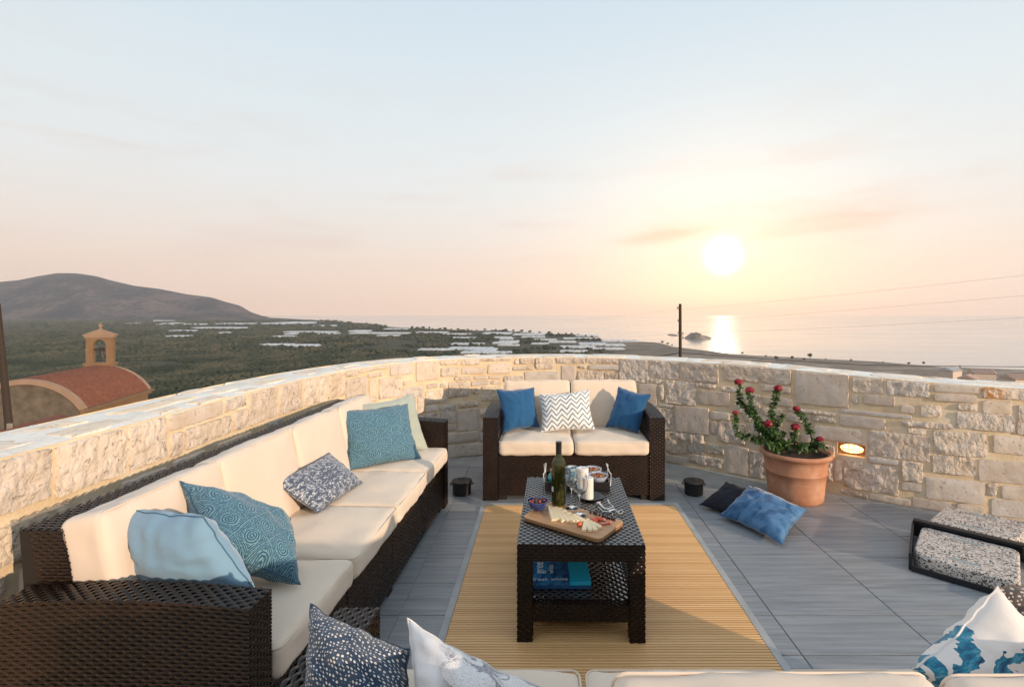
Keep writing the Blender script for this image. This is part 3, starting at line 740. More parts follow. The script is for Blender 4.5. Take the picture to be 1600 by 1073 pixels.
# ================================================================ TERRACE
CURVE = [(-1.80,-1.2),(-1.78,0.2),(-1.74,1.2),(-1.725,1.7),(-1.70,2.2),(-1.685,2.8),(-1.64,3.4),(-1.55,3.85),(-1.40,4.25),(-1.17,4.58),(-.88,4.80),(-.45,4.94),(.1,5.0),
         (.62,4.92),(1.09,4.69),(1.45,4.44),(1.80,4.19),(2.14,3.93),(2.49,3.67),(2.80,3.50),(3.14,3.37),(3.65,3.20),(4.3,3.02)]
def catmull(P, n=24):
    out = []; P = [Vector((*p, 0)) for p in P]; P = [P[0]*2-P[1]]+P+[P[-1]*2-P[-2]]
    for i in range(1, len(P)-2):
        for k in range(n):
            t_ = k/n; a, b, c, d = P[i-1:i+3]
            out.append(.5*((2*b)+(-a+c)*t_+(2*a-5*b+4*c-d)*t_*t_+(-a+3*b-3*c+d)*t_**3))
    out.append(P[-2]); return out
CV = catmull(CURVE); UL = [0]
for a, b in zip(CV[:-1], CV[1:]): UL.append(UL[-1]+(b-a).length)
UL = np.array(UL); CX = np.array([p.x for p in CV]); CY = np.array([p.y for p in CV]); UMAX = UL[-1]
def wall_p(u):
    return Vector((np.interp(u, UL, CX), np.interp(u, UL, CY), 0))
def wall_n(u):                                   # towards the terrace
    d = wall_p(min(UMAX, u+.06))-wall_p(max(0, u-.06)); d.normalize(); return Vector((d.y, -d.x, 0))
vis = CY > .8
def u_of(px):
    r = (CX/np.maximum(CY, .1))[vis]; return float(np.interp((px-PX)/F, r, UL[vis]))
def uv_of(px, py):
    u = u_of(px); p = wall_p(u); return u, EYE-(py-PY)*p.y/F
TH = .40
def wall_h(u): return float(np.interp(u, [0, u_of(1168), u_of(1400), u_of(1600)], [.925, .925, .892, .872]))

wall = thing('stone_wall', 'curved waist high parapet of pale limestone blocks with thick yellowish joints round the terrace', 'wall')
# niche of the wall light
nu0, nv1 = uv_of(1308, 690); nu1, nv0 = uv_of(1352, 716)
us = sorted(set([round(x, 4) for x in np.arange(0, UMAX, .03)]+[nu0, nu1, UMAX])); us = [u for u in us if not (nu0 < u < nu1 and u not in (nu0, nu1))]
vsr = [-.02, .06, .12, .18, nv0, nv1, .44, .5, .56, .62, .68, .74, .80, .86, 1.0]
vsr = sorted(vsr)
b = MB(); idx = {}
def front(u, v):
    p = wall_p(u); n = wall_n(u); h = wall_h(u); vv = v*h if v == 1.0 else min(v, h-.02)
    nz = -.003+.004*noise.noise(Vector((u*7, v*9, 0)))+.003*noise.noise(Vector((u*22, v*25, 3)))
    if v in (nv0, nv1) and nu0-.01 < u < nu1+.01: nz = 0
    q = p+n*nz; q.z = vv; return q
for i, u in enumerate(us):
    for j, v in enumerate(vsr): idx[i, j] = len(b.v); b.v.append(tuple(front(u, v)))
for i in range(len(us)-1):
    for j in range(len(vsr)-1):
        if us[i] >= nu0-1e-6 and us[i+1] <= nu1+1e-6 and vsr[j] == nv0: continue
        b.f.append((idx[i,j], idx[i+1,j], idx[i+1,j+1], idx[i,j+1])); b.m.append(0)
# niche box
c0, c1 = wall_p(nu0), wall_p(nu1); nn_ = wall_n((nu0+nu1)/2); D = .07
q = [Vector((c0.x,c0.y,nv0)), Vector((c1.x,c1.y,nv0)), Vector((c1.x,c1.y,nv1)), Vector((c0.x,c0.y,nv1))]; q2 = [x-nn_*D for x in q]
b.add(q+q2, [(4,5,6,7),(0,1,5,4),(1,2,6,5),(2,3,7,6),(3,0,4,7)])
# outer face and ends
o0 = len(b.v)
for u in us:
    p = wall_p(u)-wall_n(u)*TH; b.v.append((p.x, p.y, -.3)); b.v.append((p.x, p.y, wall_h(u)-.004))
for i in range(len(us)-1): b.f.append((o0+2*i, o0+2*i+1, o0+2*i+3, o0+2*i+2)); b.m.append(0)
core = b.obj('mortar_core', M['mortar'], wall, sharp=60)
# top bed
b = MB(); vs = []; fs = []; nt = 9; uu = np.arange(0, UMAX, .04); 
for i, u in enumerate(uu):
    p = wall_p(u); n = wall_n(u); h = wall_h(u)
    for k in range(nt):
        s_ = k/(nt-1); q = p-n*(TH*s_)
        e = .012 if k in (0, nt-1) else 0
        q.z = h+.012*noise.noise(Vector((u*5, s_*2.5, 7)))+.006*noise.noise(Vector((u*19, s_*9, 2)))-e
        off = .012*noise.noise(Vector((u*9, 4, k))) if k in (0, nt-1) else 0
        q += n*off
        vs.append(q)
for i in range(len(uu)-1):
    for k in range(nt-1): a = i*nt+k; fs.append((a, a+1, a+nt+1, a+nt))
b.add(vs, fs); b.obj('cap_bed', M['cap_mortar'], wall, sharp=60)

# stones: traced courses first, then random infill where the photo hides the wall
ST = []
def from_crop(ox, oy, sc, rects):
    for r in rects:
        x0, y0, x1, y1 = [r[i]/sc for i in range(4)]; rough = r[4] if len(r) > 4 else None
        xm = ox+(x0+x1)/2
        ua, ub = u_of(ox+x0), u_of(ox+x1)
        Ym = wall_p((ua+ub)/2).y
        va, vb = EYE-(oy+y1-PY)*Ym/F, EYE-(oy+y0-PY)*Ym/F
        ST.append([ua, va, ub, vb, rough])
S, RO = 0, 1
from_crop(400, 460, 4, [(560,460,640,512,RO),(645,440,830,475),(838,418,980,500,S),(1000,410,1140,535,S),(1150,405,1275,440),(1285,400,1400,440,RO),(1405,395,1595,415),
 (560,522,690,640,RO),(705,530,745,635),(768,520,905,645,RO),(700,488,790,515),(1155,455,1270,510,RO),(1285,455,1430,495,S),(1450,432,1590,492,S),(920,540,972,565),(915,578,1045,640,RO),
 (1058,600,1192,680),(1065,558,1135,585),(1150,558,1190,582),(1202,545,1330,640,RO),(1345,540,1455,568,S),(1345,585,1392,620),(1240,512,1350,535),(1362,510,1445,530),(1455,508,1530,528),(1470,540,1530,562),
 (1410,575,1545,660,RO),(680,645,755,670),(755,672,900,705),(915,650,1000,690),(1060,695,1135,730),(1150,690,1250,800,RO),(1262,715,1390,850,S),(1262,668,1390,702),(1400,715,1500,765),(1008,640,1050,745),
 (1195,860,1390,920,S),(1195,932,1420,1015),(1190,812,1250,850),(1400,780,1500,850),(1400,860,1500,925),(920,700,1000,760),(760,715,905,800,RO),(1060,742,1135,830),(920,770,1050,850)])
from_crop(740, 440, 4, [(45,478,240,500),(258,472,285,515),(292,470,375,515),(388,468,495,545,RO),(515,472,695,512),(92,514,232,572,S),(245,530,370,552),(92,585,175,610),
 (190,590,310,625),(320,562,530,622,S),(550,525,635,622,S),(650,525,697,545),(722,522,905,550),(650,557,810,618,RO),(820,568,900,620),(705,478,905,512),(912,482,1090,625,RO),(1105,490,1290,605,RO),(1305,502,1530,628,RO),
 (1100,600,1180,635,RO),(1200,622,1390,765,RO),(1395,635,1510,662),(1400,685,1600,770,S),(1035,640,1145,775,S),(1160,642,1190,745),(1155,752,1248,784,S),(1260,782,1470,945,S),(1480,815,1600,862,S),(1480,872,1520,952),(1150,795,1250,925,RO),
 (1200,935,1335,1070,RO),(1345,955,1440,1072,RO),(320,635,430,700),(440,640,640,720),(50,655,165,740,RO),(180,640,305,720),(655,635,800,700),(810,640,1010,720)])
from_crop(1040, 560, 3.353, [(292,45,655,125,RO),(500,135,655,175),(290,150,400,176),(360,190,430,282),(440,188,495,280),(505,205,665,245),(235,335,268,395),(276,335,420,440,RO),(505,260,610,400,RO),
 (440,345,500,440),(535,410,640,470),(655,350,700,470,RO),(560,480,700,560),
 (125,450,305,560,RO),(315,462,435,615,S),(445,490,545,628,RO),(0,510,118,562),(680,68,960,245,S),(980,90,1140,180,RO),(975,188,1010,236),(1035,196,1200,242,S),(912,248,1290,300,S),(912,305,1150,362),(625,242,890,262),(625,270,890,286),(635,292,760,332),(770,292,892,332),
 (780,362,1025,430,S),(700,400,760,520),(840,540,875,640),(885,535,925,640)])
from_crop(1280, 580, 2.981, [(315,30,512,115,RO),(535,50,745,100,S),(535,108,735,142,S),(760,68,954,128,RO),(760,137,897,197,S),(645,152,737,182),(385,135,622,262,RO),
 (640,197,908,274,RO),(922,160,1010,297,RO),(205,257,515,405,RO),(530,260,778,392,RO),(810,305,1010,387,S),(230,390,370,430,S),(525,397,725,478,RO),(742,392,1010,520,S),(385,412,482,512,RO),
 (115,417,370,558,RO),(495,475,770,605,S),(782,520,827,578),(850,537,1010,597,S),(385,518,475,556),(235,558,425,642,S),(100,560,225,620),(435,578,615,650,S),(640,612,765,665,S),(800,603,1010,680,S),(385,272,515,300) if 0 else (912,310,1010,330)][:-1])
# left wall, sunlit: tall blocks directly under the top
UT = lambda x: u_of(x/2.682)
for (x0, x1, v0, v1, k) in [(-60,212,.745,.915,RO),(232,525,.735,.915,RO),(541,697,.735,.915,RO),(711,932,.845,.915,S),(712,762,.725,.83,RO),(775,968,.735,.83,RO),(942,1030,.855,.915,RO),(978,1038,.735,.84,RO),
                            (1048,1160,.735,.915,RO),(1171,1264,.735,.915,RO),(1276,1366,.735,.915,RO),(1374,1448,.74,.915,RO),(1456,1500,.74,.915,RO)]:
    ST.append([UT(x0), v0, UT(x1), v1, k])
def overlaps(a, b, g=.012): return a[0] < b[2]+g and b[0] < a[2]+g and a[1] < b[3]+g and b[1] < a[3]+g
# drop traced stones that collide with an earlier one
out = []
nich = [nu0-.004, nv0-.004, nu1+.004, nv1+.004]
for s in ST:
    s = list(s); s[1] = max(s[1], .006); s[3] = min(s[3], wall_h((s[0]+s[2])/2)-.008)
    if s[3]-s[1] < .02 or s[2]-s[0] < .02: continue
    bad = False
    for o in out+[nich]:
        if overlaps(s, o, .004):
            # trim a small collision
            du = min(s[2], o[2])-max(s[0], o[0]); dv = min(s[3], o[3])-max(s[1], o[1])
            if du < dv:
                if s[0] < o[0]: s[2] = o[0]-.012
                else: s[0] = o[2]+.012
            else:
                if s[1] < o[1]: s[3] = o[1]-.012
                else: s[1] = o[3]+.012
            if s[2]-s[0] < .03 or s[3]-s[1] < .02: bad = True; break
    if not bad and not any(overlaps(s, o, .003) for o in out+[nich]): out.append(s)
ST = out
rr = random.Random(11)
sizes = [(.34,.15),(.27,.13),(.20,.17),(.18,.11),(.14,.09),(.20,.05),(.10,.08),(.12,.04),(.07,.05)]
for si, (sw, sh) in enumerate(sizes):
    for _ in range(2600):
        w, h = sw*rr.uniform(.8, 1.15), sh*rr.uniform(.8, 1.15)
        u0 = rr.uniform(.9, UMAX-w); v0 = rr.uniform(.008, .91-h)
        s = [u0, v0, u0+w, v0+h, None]
        if any(overlaps(s, o, .013) for o in ST+[nich]): continue
        ST.append(s)
seen = lambda s: -60 < PX+F*wall_p((s[0]+s[2])/2).x/max(.2, wall_p((s[0]+s[2])/2).y) < 1700
ST.sort(key=lambda s: 0 if seen(s) else 1)
print('wall stones', len(ST))
def stone_mesh(s, k):
    u0, v0, u1, v1, kind = s; w, h = u1-u0, v1-v0; rough = kind if kind is not None else rr.choice([0, 1, 1])
    nx = 7 if w < .12 else (11 if w < .22 else 16); ny = 5 if h < .07 else (8 if h < .13 else 11)
    vs = []; fs = []; amp = .0075 if rough else .0014; proud = rr.uniform(.006, .014)
    tilt = (rr.uniform(-1, 1)*.004, rr.uniform(-1, 1)*.004); sk = rr.uniform(-1, 1)*.006
    for j in range(ny+1):
        for i in range(nx+1):
            a = 0 if i == 0 else 1 if i == nx else (.005/w+(1-.010/w)*(i-1)/(nx-2)); c = 0 if j == 0 else 1 if j == ny else (.005/h+(1-.010/h)*(j-1)/(ny-2))
            ea = min(a, 1-a)*w; ec = min(c, 1-c)*h; e = min(ea, ec)
            ju = .006*noise.noise(Vector((k*3.1, a*4*w/.2, c*3)))+.003*noise.noise(Vector((k, c*14, 5)))
            jv = .006*noise.noise(Vector((k*2.3+9, c*3, a*w*22)))+.003*noise.noise(Vector((k, a*w*70, 6)))
            cr_ = .012; # round the corners
            du = dv = 0
            if ea < cr_ and ec < cr_:
                du = (cr_-ea)*(.4)*(1 if a < .5 else -1)*(1-ec/cr_); dv = (cr_-ec)*(.4)*(1 if c < .5 else -1)*(1-ea/cr_)
            u = u0-.003+a*(w+.006)+ju*.7+du; v = v0-.003+c*(h+.006)+jv*.7+dv+sk*(a-.5)
            prof = min(1, (e/.012))**.5 if (0 < i < nx and 0 < j < ny) else 0
            if 0 < i < nx and 0 < j < ny: prof = max(prof, .80)
            d = -.004 if prof == 0 else proud*prof+amp*(noise.fractal(Vector((u*24, v*24, k*1.7)), 1, 2, 3))*1.5+tilt[0]*(a-.5)+tilt[1]*(c-.5)
            p = wall_p(u)+wall_n(u)*max(-.007, d); p.z = max(.001, min(v, wall_h(u)-.001)); vs.append(p)
    # chamfer ring: pull the first inner ring outwards so edges stay crisp
    for j in range(ny):
        for i in range(nx): q = j*(nx+1)+i; fs.append((q, q+1, q+nx+2, q+nx+1))
    b = MB(); b.add(vs, fs); return b, rough
for k, s in enumerate(ST[:298]):
    b, rough = stone_mesh(s, k); b.obj('stone', M['stone_rough' if rough else 'stone_smooth'], wall, sharp=38)
if len(ST) > 298:
    b = MB()
    for k, s in enumerate(ST[298:]):
        bb, _ = stone_mesh(s, 400+k); b.add(bb.v, bb.f)
    tag(b.obj('small_stone', M['stone_rough'], wall, sharp=38), kind='stuff')
# rust stain stone
t = NT('rust_stain'); v = t.tc(); n = t.noise(v, 40, 4, .6)
M['rust_stain'] = t.out(t.ramp(n, [(.35,(.42,.36,.30)),(.5,(.50,.22,.05)),(.65,(.62,.40,.15))]), .95, t.bump(n, .5, .02))
ru, rv = uv_of(1280+805/2.981, 580+95/2.981)
best = min(wall.children, key=lambda o: 9 if not o.name.startswith('stone') else (Vector((*(sum((Vector(vv.co) for vv in o.data.vertices), Vector())/len(o.data.vertices)),))-Vector((wall_p(ru).x, wall_p(ru).y, rv))).length)
best.data.materials.clear(); t2 = M['stone_rough'].copy(); t2.name = 'stone_rust'; best.data.materials.append(t2); best['label'] = 'stone with an orange rust stain on its left end'
nt_ = t2.node_tree; bs = nt_.nodes['Principled BSDF']; src = bs.inputs['Base Color'].links[0].from_socket
mx = nt_.nodes.new('ShaderNodeMix'); mx.data_type = 'RGBA'; tcx = nt_.nodes.new('ShaderNodeTexCoord'); nz_ = nt_.nodes.new('ShaderNodeTexNoise'); nz_.inputs['Scale'].default_value = 30
dst = nt_.nodes.new('ShaderNodeVectorMath'); dst.operation = 'DISTANCE'; nt_.links.new(tcx.outputs['Object'], dst.inputs[0]); rp = wall_p(ru); dst.inputs[1].default_value = (rp.x, rp.y, rv)
mr = nt_.nodes.new('ShaderNodeMapRange'); mr.inputs[1].default_value = .10; mr.inputs[2].default_value = .03; nt_.links.new(dst.outputs['Value'], mr.inputs[0])
mm = nt_.nodes.new('ShaderNodeMath'); mm.operation = 'MULTIPLY'; nt_.links.new(mr.outputs[0], mm.inputs[0]); nt_.links.new(tcx.outputs['Object'], nz_.inputs['Vector'])
mr2 = nt_.nodes.new('ShaderNodeMapRange'); mr2.inputs[1].default_value = .4; mr2.inputs[2].default_value = .55; nt_.links.new(nz_.outputs['Fac'], mr2.inputs[0]); nt_.links.new(mr2.outputs[0], mm.inputs[1])
nt_.links.new(mm.outputs[0], mx.inputs['Factor']); nt_.links.new(src, mx.inputs['A']); mx.inputs['B'].default_value = (.50,.20,.04,1); nt_.links.new(mx.outputs['Result'], bs.inputs['Base Color'])
# cap stones lying in the top
CS = []
for (sw, sh) in [(.42,.17),(.30,.13),(.22,.10),(.14,.08)]:
    for _ in range(1500):
        w, h = sw*rr.uniform(.75, 1.25), sh*rr.uniform(.75, 1.2)
        u0 = rr.uniform(.9, UMAX-w-.02); v0 = rr.uniform(.012, TH-.012-h); s = [u0, v0, u0+w, v0+h]
        if any(overlaps(s, o, .022) for o in CS): continue
        CS.append(s)
for k, s in enumerate(CS[:190]):
    u0, v0, u1, v1 = s; w, h = u1-u0, v1-v0; n = 12; vs = []; fs = []
    z = .003+rr.uniform(0, .004)
    for ring, (sc, dz) in enumerate(((1.0,-.012),(.93,z*.45),(.80,z*.9),(.4,z),(0,z))):
        for i in range(n):
            a = 2*math.pi*(i+.5)/n; ca, sa = math.cos(a), math.sin(a); m = max(abs(ca), abs(sa))**.95
            ca, sa = ca/m, sa/m; ja = 1+.30*noise.noise(Vector((k*2.2, i*.6, 0)))
            u = (u0+u1)/2+ca*w/2*.93*sc*ja; v_ = (v0+v1)/2+sa*h/2*.93*sc*ja
            p = wall_p(u)-wall_n(u)*v_
            p.z = wall_h(u)+dz+(.003*noise.noise(Vector((u*15, v_*15, 9))) if ring > 0 else 0); vs.append(p)
    for r_ in range(4):
        for i in range(n): fs.append((r_*n+i, r_*n+(i+1)%n, (r_+1)*n+(i+1)%n, (r_+1)*n+i))
    b = MB(); b.add(vs, fs); b.obj('cap_stone', M['stone_cap'], wall, sharp=45)

# floor
mid = [wall_p(u)-wall_n(u)*.2 for u in np.arange(0, UMAX, .12)]
outer = [wall_p(u)-wall_n(u)*(TH-.001) for u in np.arange(0, UMAX, .12)]
poly = [(p.x, p.y) for p in outer]+[(4.6, -3.0), (-2.2, -3.0)]
b = MB(); b.poly_prism(poly[::-1], -9.0, -.006); base = b.obj('terrace_floor', M['grout'], smooth=False); tag(base, kind='structure')
clip = [(p.x, p.y) for p in mid]+[(4.5, -1.2)]
def clip_poly(pts, C):
    n = len(C); cx = sum(c[0] for c in C)/n; cyc = sum(c[1] for c in C)/n
    for i in range(n):
        a, c = C[i], C[(i+1) % n]; ex, ey = c[0]-a[0], c[1]-a[1]
        sg = 1 if ex*(cyc-a[1])-ey*(cx-a[0]) > 0 else -1
        side = lambda p: sg*(ex*(p[1]-a[1])-ey*(p[0]-a[0])); out = []
        for k in range(len(pts)):
            p, q = pts[k], pts[(k+1) % len(pts)]; sp, sq = side(p), side(q)
            if sp >= 0: out.append(p)
            if (sp >= 0) != (sq >= 0):
                w = sp/(sp-sq); out.append((p[0]+(q[0]-p[0])*w, p[1]+(q[1]-p[1])*w))
        pts = out
        if len(pts) < 3: return []
    return pts
g = .0022; TX, TY = .57, .27
for i in range(-3, 7):
    for j in range(-1, 19):
        x0, y0 = -.67+i*TX, .45+j*TY+.0
        if y0 < 1.2 and not (-2 < x0 < 3): continue
        P = clip_poly([(x0+g,y0+g),(x0+TX-g,y0+g),(x0+TX-g,y0+TY-g),(x0+g,y0+TY-g)], clip)
        if len(P) < 3: continue
        b = MB(); dz = rr.uniform(0, .0006); cxm = sum(p[0] for p in P)/len(P); cym = sum(p[1] for p in P)/len(P)
        n = len(P); inn = [(p[0]+(cxm-p[0])*.006, p[1]+(cym-p[1])*.012) for p in P]
        b.add([(p[0],p[1],-.005) for p in P]+[(p[0],p[1],-.0012) for p in P]+[(p[0],p[1],dz) for p in inn], [tuple(range(2*n,3*n))]+[(k,(k+1)%n,n+(k+1)%n,n+k) for k in range(n)]+[(n+k,n+(k+1)%n,2*n+(k+1)%n,2*n+k) for k in range(n)])
        b.obj('tile', M['floor_tile'], base, smooth=False)

# rug of bamboo slats
rug = thing('bamboo_rug', 'golden bamboo slat rug with a grey woven border under the coffee table', 'rug', (0,0,0))
t = NT('bamboo'); v = t.tc(); rv_ = t.rand(); s1 = t.noise(t.randvec(t.map(v, (1.2, 30, 30)), 30), 3, 5, .6)
c = t.ramp(rv_, [(0,(.68,.38,.155)),(.35,(.76,.45,.19)),(.7,(.81,.50,.225)),(1,(.72,.41,.165))]); c = t.mix(t.rng(s1, .4, .7, 0, .35), c, (.55,.30,.12))
M['bamboo'] = t.out(c, .38, t.bump(s1, .15, .001), Coat_Weight=.25)
simple('rug_backing', (.12,.07,.035), .9)
simple('rug_border', (.42,.42,.41), .9, .5, 400)
X0, X1, Y0, Y1 = -.455, .950, 1.55, 3.67
b = MB(); b.box(X0+.002, Y0, .0012, X1-.002, Y1-.002, .004); b.obj('backing', M['rug_backing'], rug, smooth=False)
for (xa, ya, xb, yb) in ((X0, Y0, X0+.032, Y1), (X1-.032, Y0, X1, Y1), (X0+.0325, Y1-.032, X1-.0325, Y1), (X0+.0325, Y0, X1-.0325, Y0+.032)):
    b = MB(); b.box(xa, ya, .0042, xb, yb, .0085); b.obj('border', M['rug_border'], rug, smooth=False)
slat = MB(); pitch = .0165; n = int((Y1-Y0-.07)/pitch); hw = pitch*.41
vs = []
for x in (X0+.034, X1-.034):
    for (yy, zz) in ((-hw, .0042), (-hw*.85, .0072), (-hw*.3, .0088), (hw*.3, .0088), (hw*.85, .0072), (hw, .0042)): vs.append((x, yy, zz))
slat.add(vs, [(i, i+6, i+7, i+1) for i in range(5)]+[(0,1,2,3,4,5),(11,10,9,8,7,6)])
s0 = slat.obj('slat', M['bamboo'], rug, smooth=False)
s0.location = (0, Y0+.034+hw, 0)
for k in range(1, n):
    c = s0.copy(); COL.objects.link(c); c.location = (0, Y0+.034+hw+k*pitch, rr.uniform(0, .0003))
    c.rotation_euler = (0, 0, rr.uniform(-1, 1)*.0004)
# ================================================================ SOFAS
def cushion_mesh(w, d, h, r=.028, bulge=.018, n=22, seed=0, wr=.0075, uvs=False):
    g = [-math.cos(math.pi*i/n) for i in range(n+1)]; g = [.5*a+.5*(-1+2*i/n) for i, a in enumerate(g)]
    bm = bmesh.new(); H = (w/2, d/2, h/2)
    for ax in range(3):
        for sg in (-1, 1):
            grid = []
            for i in range(n+1):
                for j in range(n+1):
                    p = [0, 0, 0]; p[ax] = sg; p[(ax+1)%3] = g[i]; p[(ax+2)%3] = g[j]
                    q = [p[k]*H[k] for k in range(3)]; inn = [max(-(H[k]-r), min(H[k]-r, q[k])) for k in range(3)]
                    dv = Vector([q[k]-inn[k] for k in range(3)])
                    if dv.length > 1e-9: dv = dv.normalized()*r
                    v = Vector(inn)+dv; a, b_, c_ = v.x/H[0], v.y/H[1], v.z/H[2]
                    f = max(0, 1-a*a)*max(0, 1-b_*b_)
                    v.z += (1 if c_ > 0 else -1)*bulge*f*abs(c_)
                    v.y += b_*bulge*.35*max(0, 1-a*a)*max(0, 1-c_*c_); v.x += a*bulge*.2*max(0, 1-b_*b_)
                    nz = noise.fractal(Vector((v.x*7+seed*3, v.y*7, v.z*7)), 1, 2, 3)
                    cr = math.sin((v.x+v.y*.5)*70+nz*4)*max(0, abs(b_)-.55)*.5
                    v += Vector((a*.3, b_*.6, c_)).normalized()*(nz*wr+cr*wr*.5) if v.length > 0 else v*0
                    grid.append(bm.verts.new(v))
            for i in range(n):
                for j in range(n):
                    f4 = [grid[i*(n+1)+j], grid[(i+1)*(n+1)+j], grid[(i+1)*(n+1)+j+1], grid[i*(n+1)+j+1]]
                    if sg < 0: f4 = f4[::-1]
                    bm.faces.new(f4)
    bmesh.ops.remove_doubles(bm, verts=bm.verts, dist=1e-5)
    me = bpy.data.meshes.new('cushion'); bm.to_mesh(me); bm.free()
    me.polygons.foreach_set('use_smooth', [True]*len(me.polygons)); return me
def cushion(name, parent, loc, dims, rotx=0, mat='cushion_cream', seed=0, bulge=.018, label=None, rotz=0):
    me = cushion_mesh(*dims, seed=seed, bulge=bulge); me.name = name; me.materials.append(M[mat])
    o = bpy.data.objects.new(name, me); COL.objects.link(o); o.parent = parent; o.location = loc; o.rotation_euler = (rotx, 0, rotz)
    if label: o['label'] = label
    # seam piping round the front edge
    w, d, h = dims; b = MB(); r = .028
    for zz in (h/2-.010,):
        P = []
        for (sx, sy) in ((-1,-1),(1,-1),(1,1),(-1,1)):
            cx_, cy_ = sx*(w/2-r), sy*(d/2-r)
            a0 = math.atan2(sy, sx)-math.pi/4
            for k in range(5):
                a = a0+k*math.pi/8; P.append((cx_+math.cos(a)*(r-.0035), cy_+math.sin(a)*(r-.0035), zz))
        P.append(P[0])
        b.tube(P, .0028, 5, caps=False)
    pp = b.obj('piping', M[mat], o); return o
def sofa(label, n, pitch, aw, loc, rz, seat_mat='cushion_cream', back_mat='cushion_cream', ch=None, fine=1.0, backs=None, group=None, bt=.715):
    AMP = .0022; Wd = n*pitch+2*aw; root = thing('rattan_sofa', label, 'sofa', loc, rz, group)
    cu, cv = .022*fine, .0125*fine
    for s, x0 in ((0, 0), (1, Wd-aw)):
        b = MB(); x1 = x0+aw; e = .004
        b.box(x0+e, e, 0, x1-e, .70, .60, 1)
        b.weave((x0,0,0), (1,0,0), (0,0,1), (0,-1,0), aw, .605, .018*fine, cv, back=False, amp=AMP)
        b.weave((x0,0,0), (0,1,0), (0,0,1), (-1,0,0), .70, .605, cu, cv, back=False, amp=AMP)
        b.weave((x1,0,.30), (0,1,0), (0,0,1), (1,0,0), .70, .305, cu, cv, back=False, amp=AMP)
        b.weave((x0,0,.605), (0,1,0), (1,0,0), (0,0,1), .70, aw, cu, .016*fine, back=False)
        b.v = [(x, y, z+max(0, min(1, (z-.32)/.28))*.017*math.sin(math.pi*max(0,min(1,y/.70)))) for x, y, z in b.v]
        b.obj('arm', [M['wicker'], M['wicker_core'], M['wicker_gloss']], root, sharp=60)
    b = MB(); b.box(aw+.001, .014, .035, Wd-aw-.001, .55, .325, 1)
    for k in range(n):
        x0 = aw+k*pitch+.004
        b.weave((x0, .010, .035), (1,0,0), (0,0,1), (0,-1,0), pitch-.008, .292, cu, cv, back=False, amp=AMP)
        b.box(x0, .006, .318, x0+pitch-.008, .03, .334)
    b.obj('seat_base', [M['wicker'], M['wicker_core']], root, sharp=60)
    for x in (aw+.002, Wd-aw-.062)+((Wd/2-.03,) if n > 2 else ()):
        b = MB(); b.box(x, .02, 0, x+.06, .08, .033); b.obj('foot', M['wicker_core'], root, smooth=False)
    # leaning back frame
    b = MB(); yb = lambda z: .545+(z-.4)*.20
    xa, xb = aw+.001, Wd-aw-.001; Wb = xb-xa
    vs = [(xa,yb(.05),.05),(xb,yb(.05),.05),(xb,.70,.05),(xa,.70,.05),(xa,yb(.755),.755),(xb,yb(.755),.755),(xb,bt,.755),(xa,bt,.755)]
    vs = [(x+(.004 if x == xa else -.004), y+(.004 if y < .69 else -.004), z) for x, y, z in vs]
    b.add(vs, [(0,3,2,1),(4,5,6,7),(0,1,5,4),(1,2,6,5),(2,3,7,6),(3,0,4,7)], 1)
    top = Vector((xa, yb(.76), .76)); b.weave(top, (1,0,0), (0,1,0), (0,0,1), Wb, bt-yb(.76), cu, .015*fine, back=False)
    up = Vector((0, yb(.76)-yb(.40), .36)); b.weave((xa,yb(.40),.40), (1,0,0), up, (0,-.96,.2), Wb, up.length, cu, cv, back=False)
    for x, nx_ in ((xa,-1),(xb,1)): b.weave((x,.568,.50), (0,1,.0), (0,.2,1), (nx_,0,0), .10, .262, .018, cv, back=False, amp=AMP)
    b.obj('back_frame', [M['wicker'], M['wicker_core']], root, sharp=60)
    for k in range(n):
        xc = aw+pitch*(k+.5)
        cushion('seat_cushion', root, (xc, .235, .383), (pitch-.010, .515, .104), 0, seat_mat, k+3, .014)
        dz = backs[k] if backs else 0
        o = cushion('back_cushion', root, (xc, .535+.005*(k%2), .603+dz), (pitch-.014, .390, .135), R(90-12.5), back_mat, k+13, .022)
    return root
AX = R(88.0)
left = sofa('long dark brown rattan sofa with four cream seat cushions along the left stone wall', 4, .531, .105, (-.782, 1.352, 0), AX, back_mat='cushion_pink', fine=.82, bt=.755)
love = sofa('two seat dark brown rattan loveseat with cream cushions facing the camera at the far wall', 2, .554, .110, (-.455, 3.733, 0), 0)
near = sofa('dark brown rattan sofa nearest the camera seen from behind over its peach cushions', 4, .54, .110, (1.83, 1.362, 0), R(180), back_mat='cushion_pink', backs=[-.001, -.001, -.001, -.05], fine=.85)

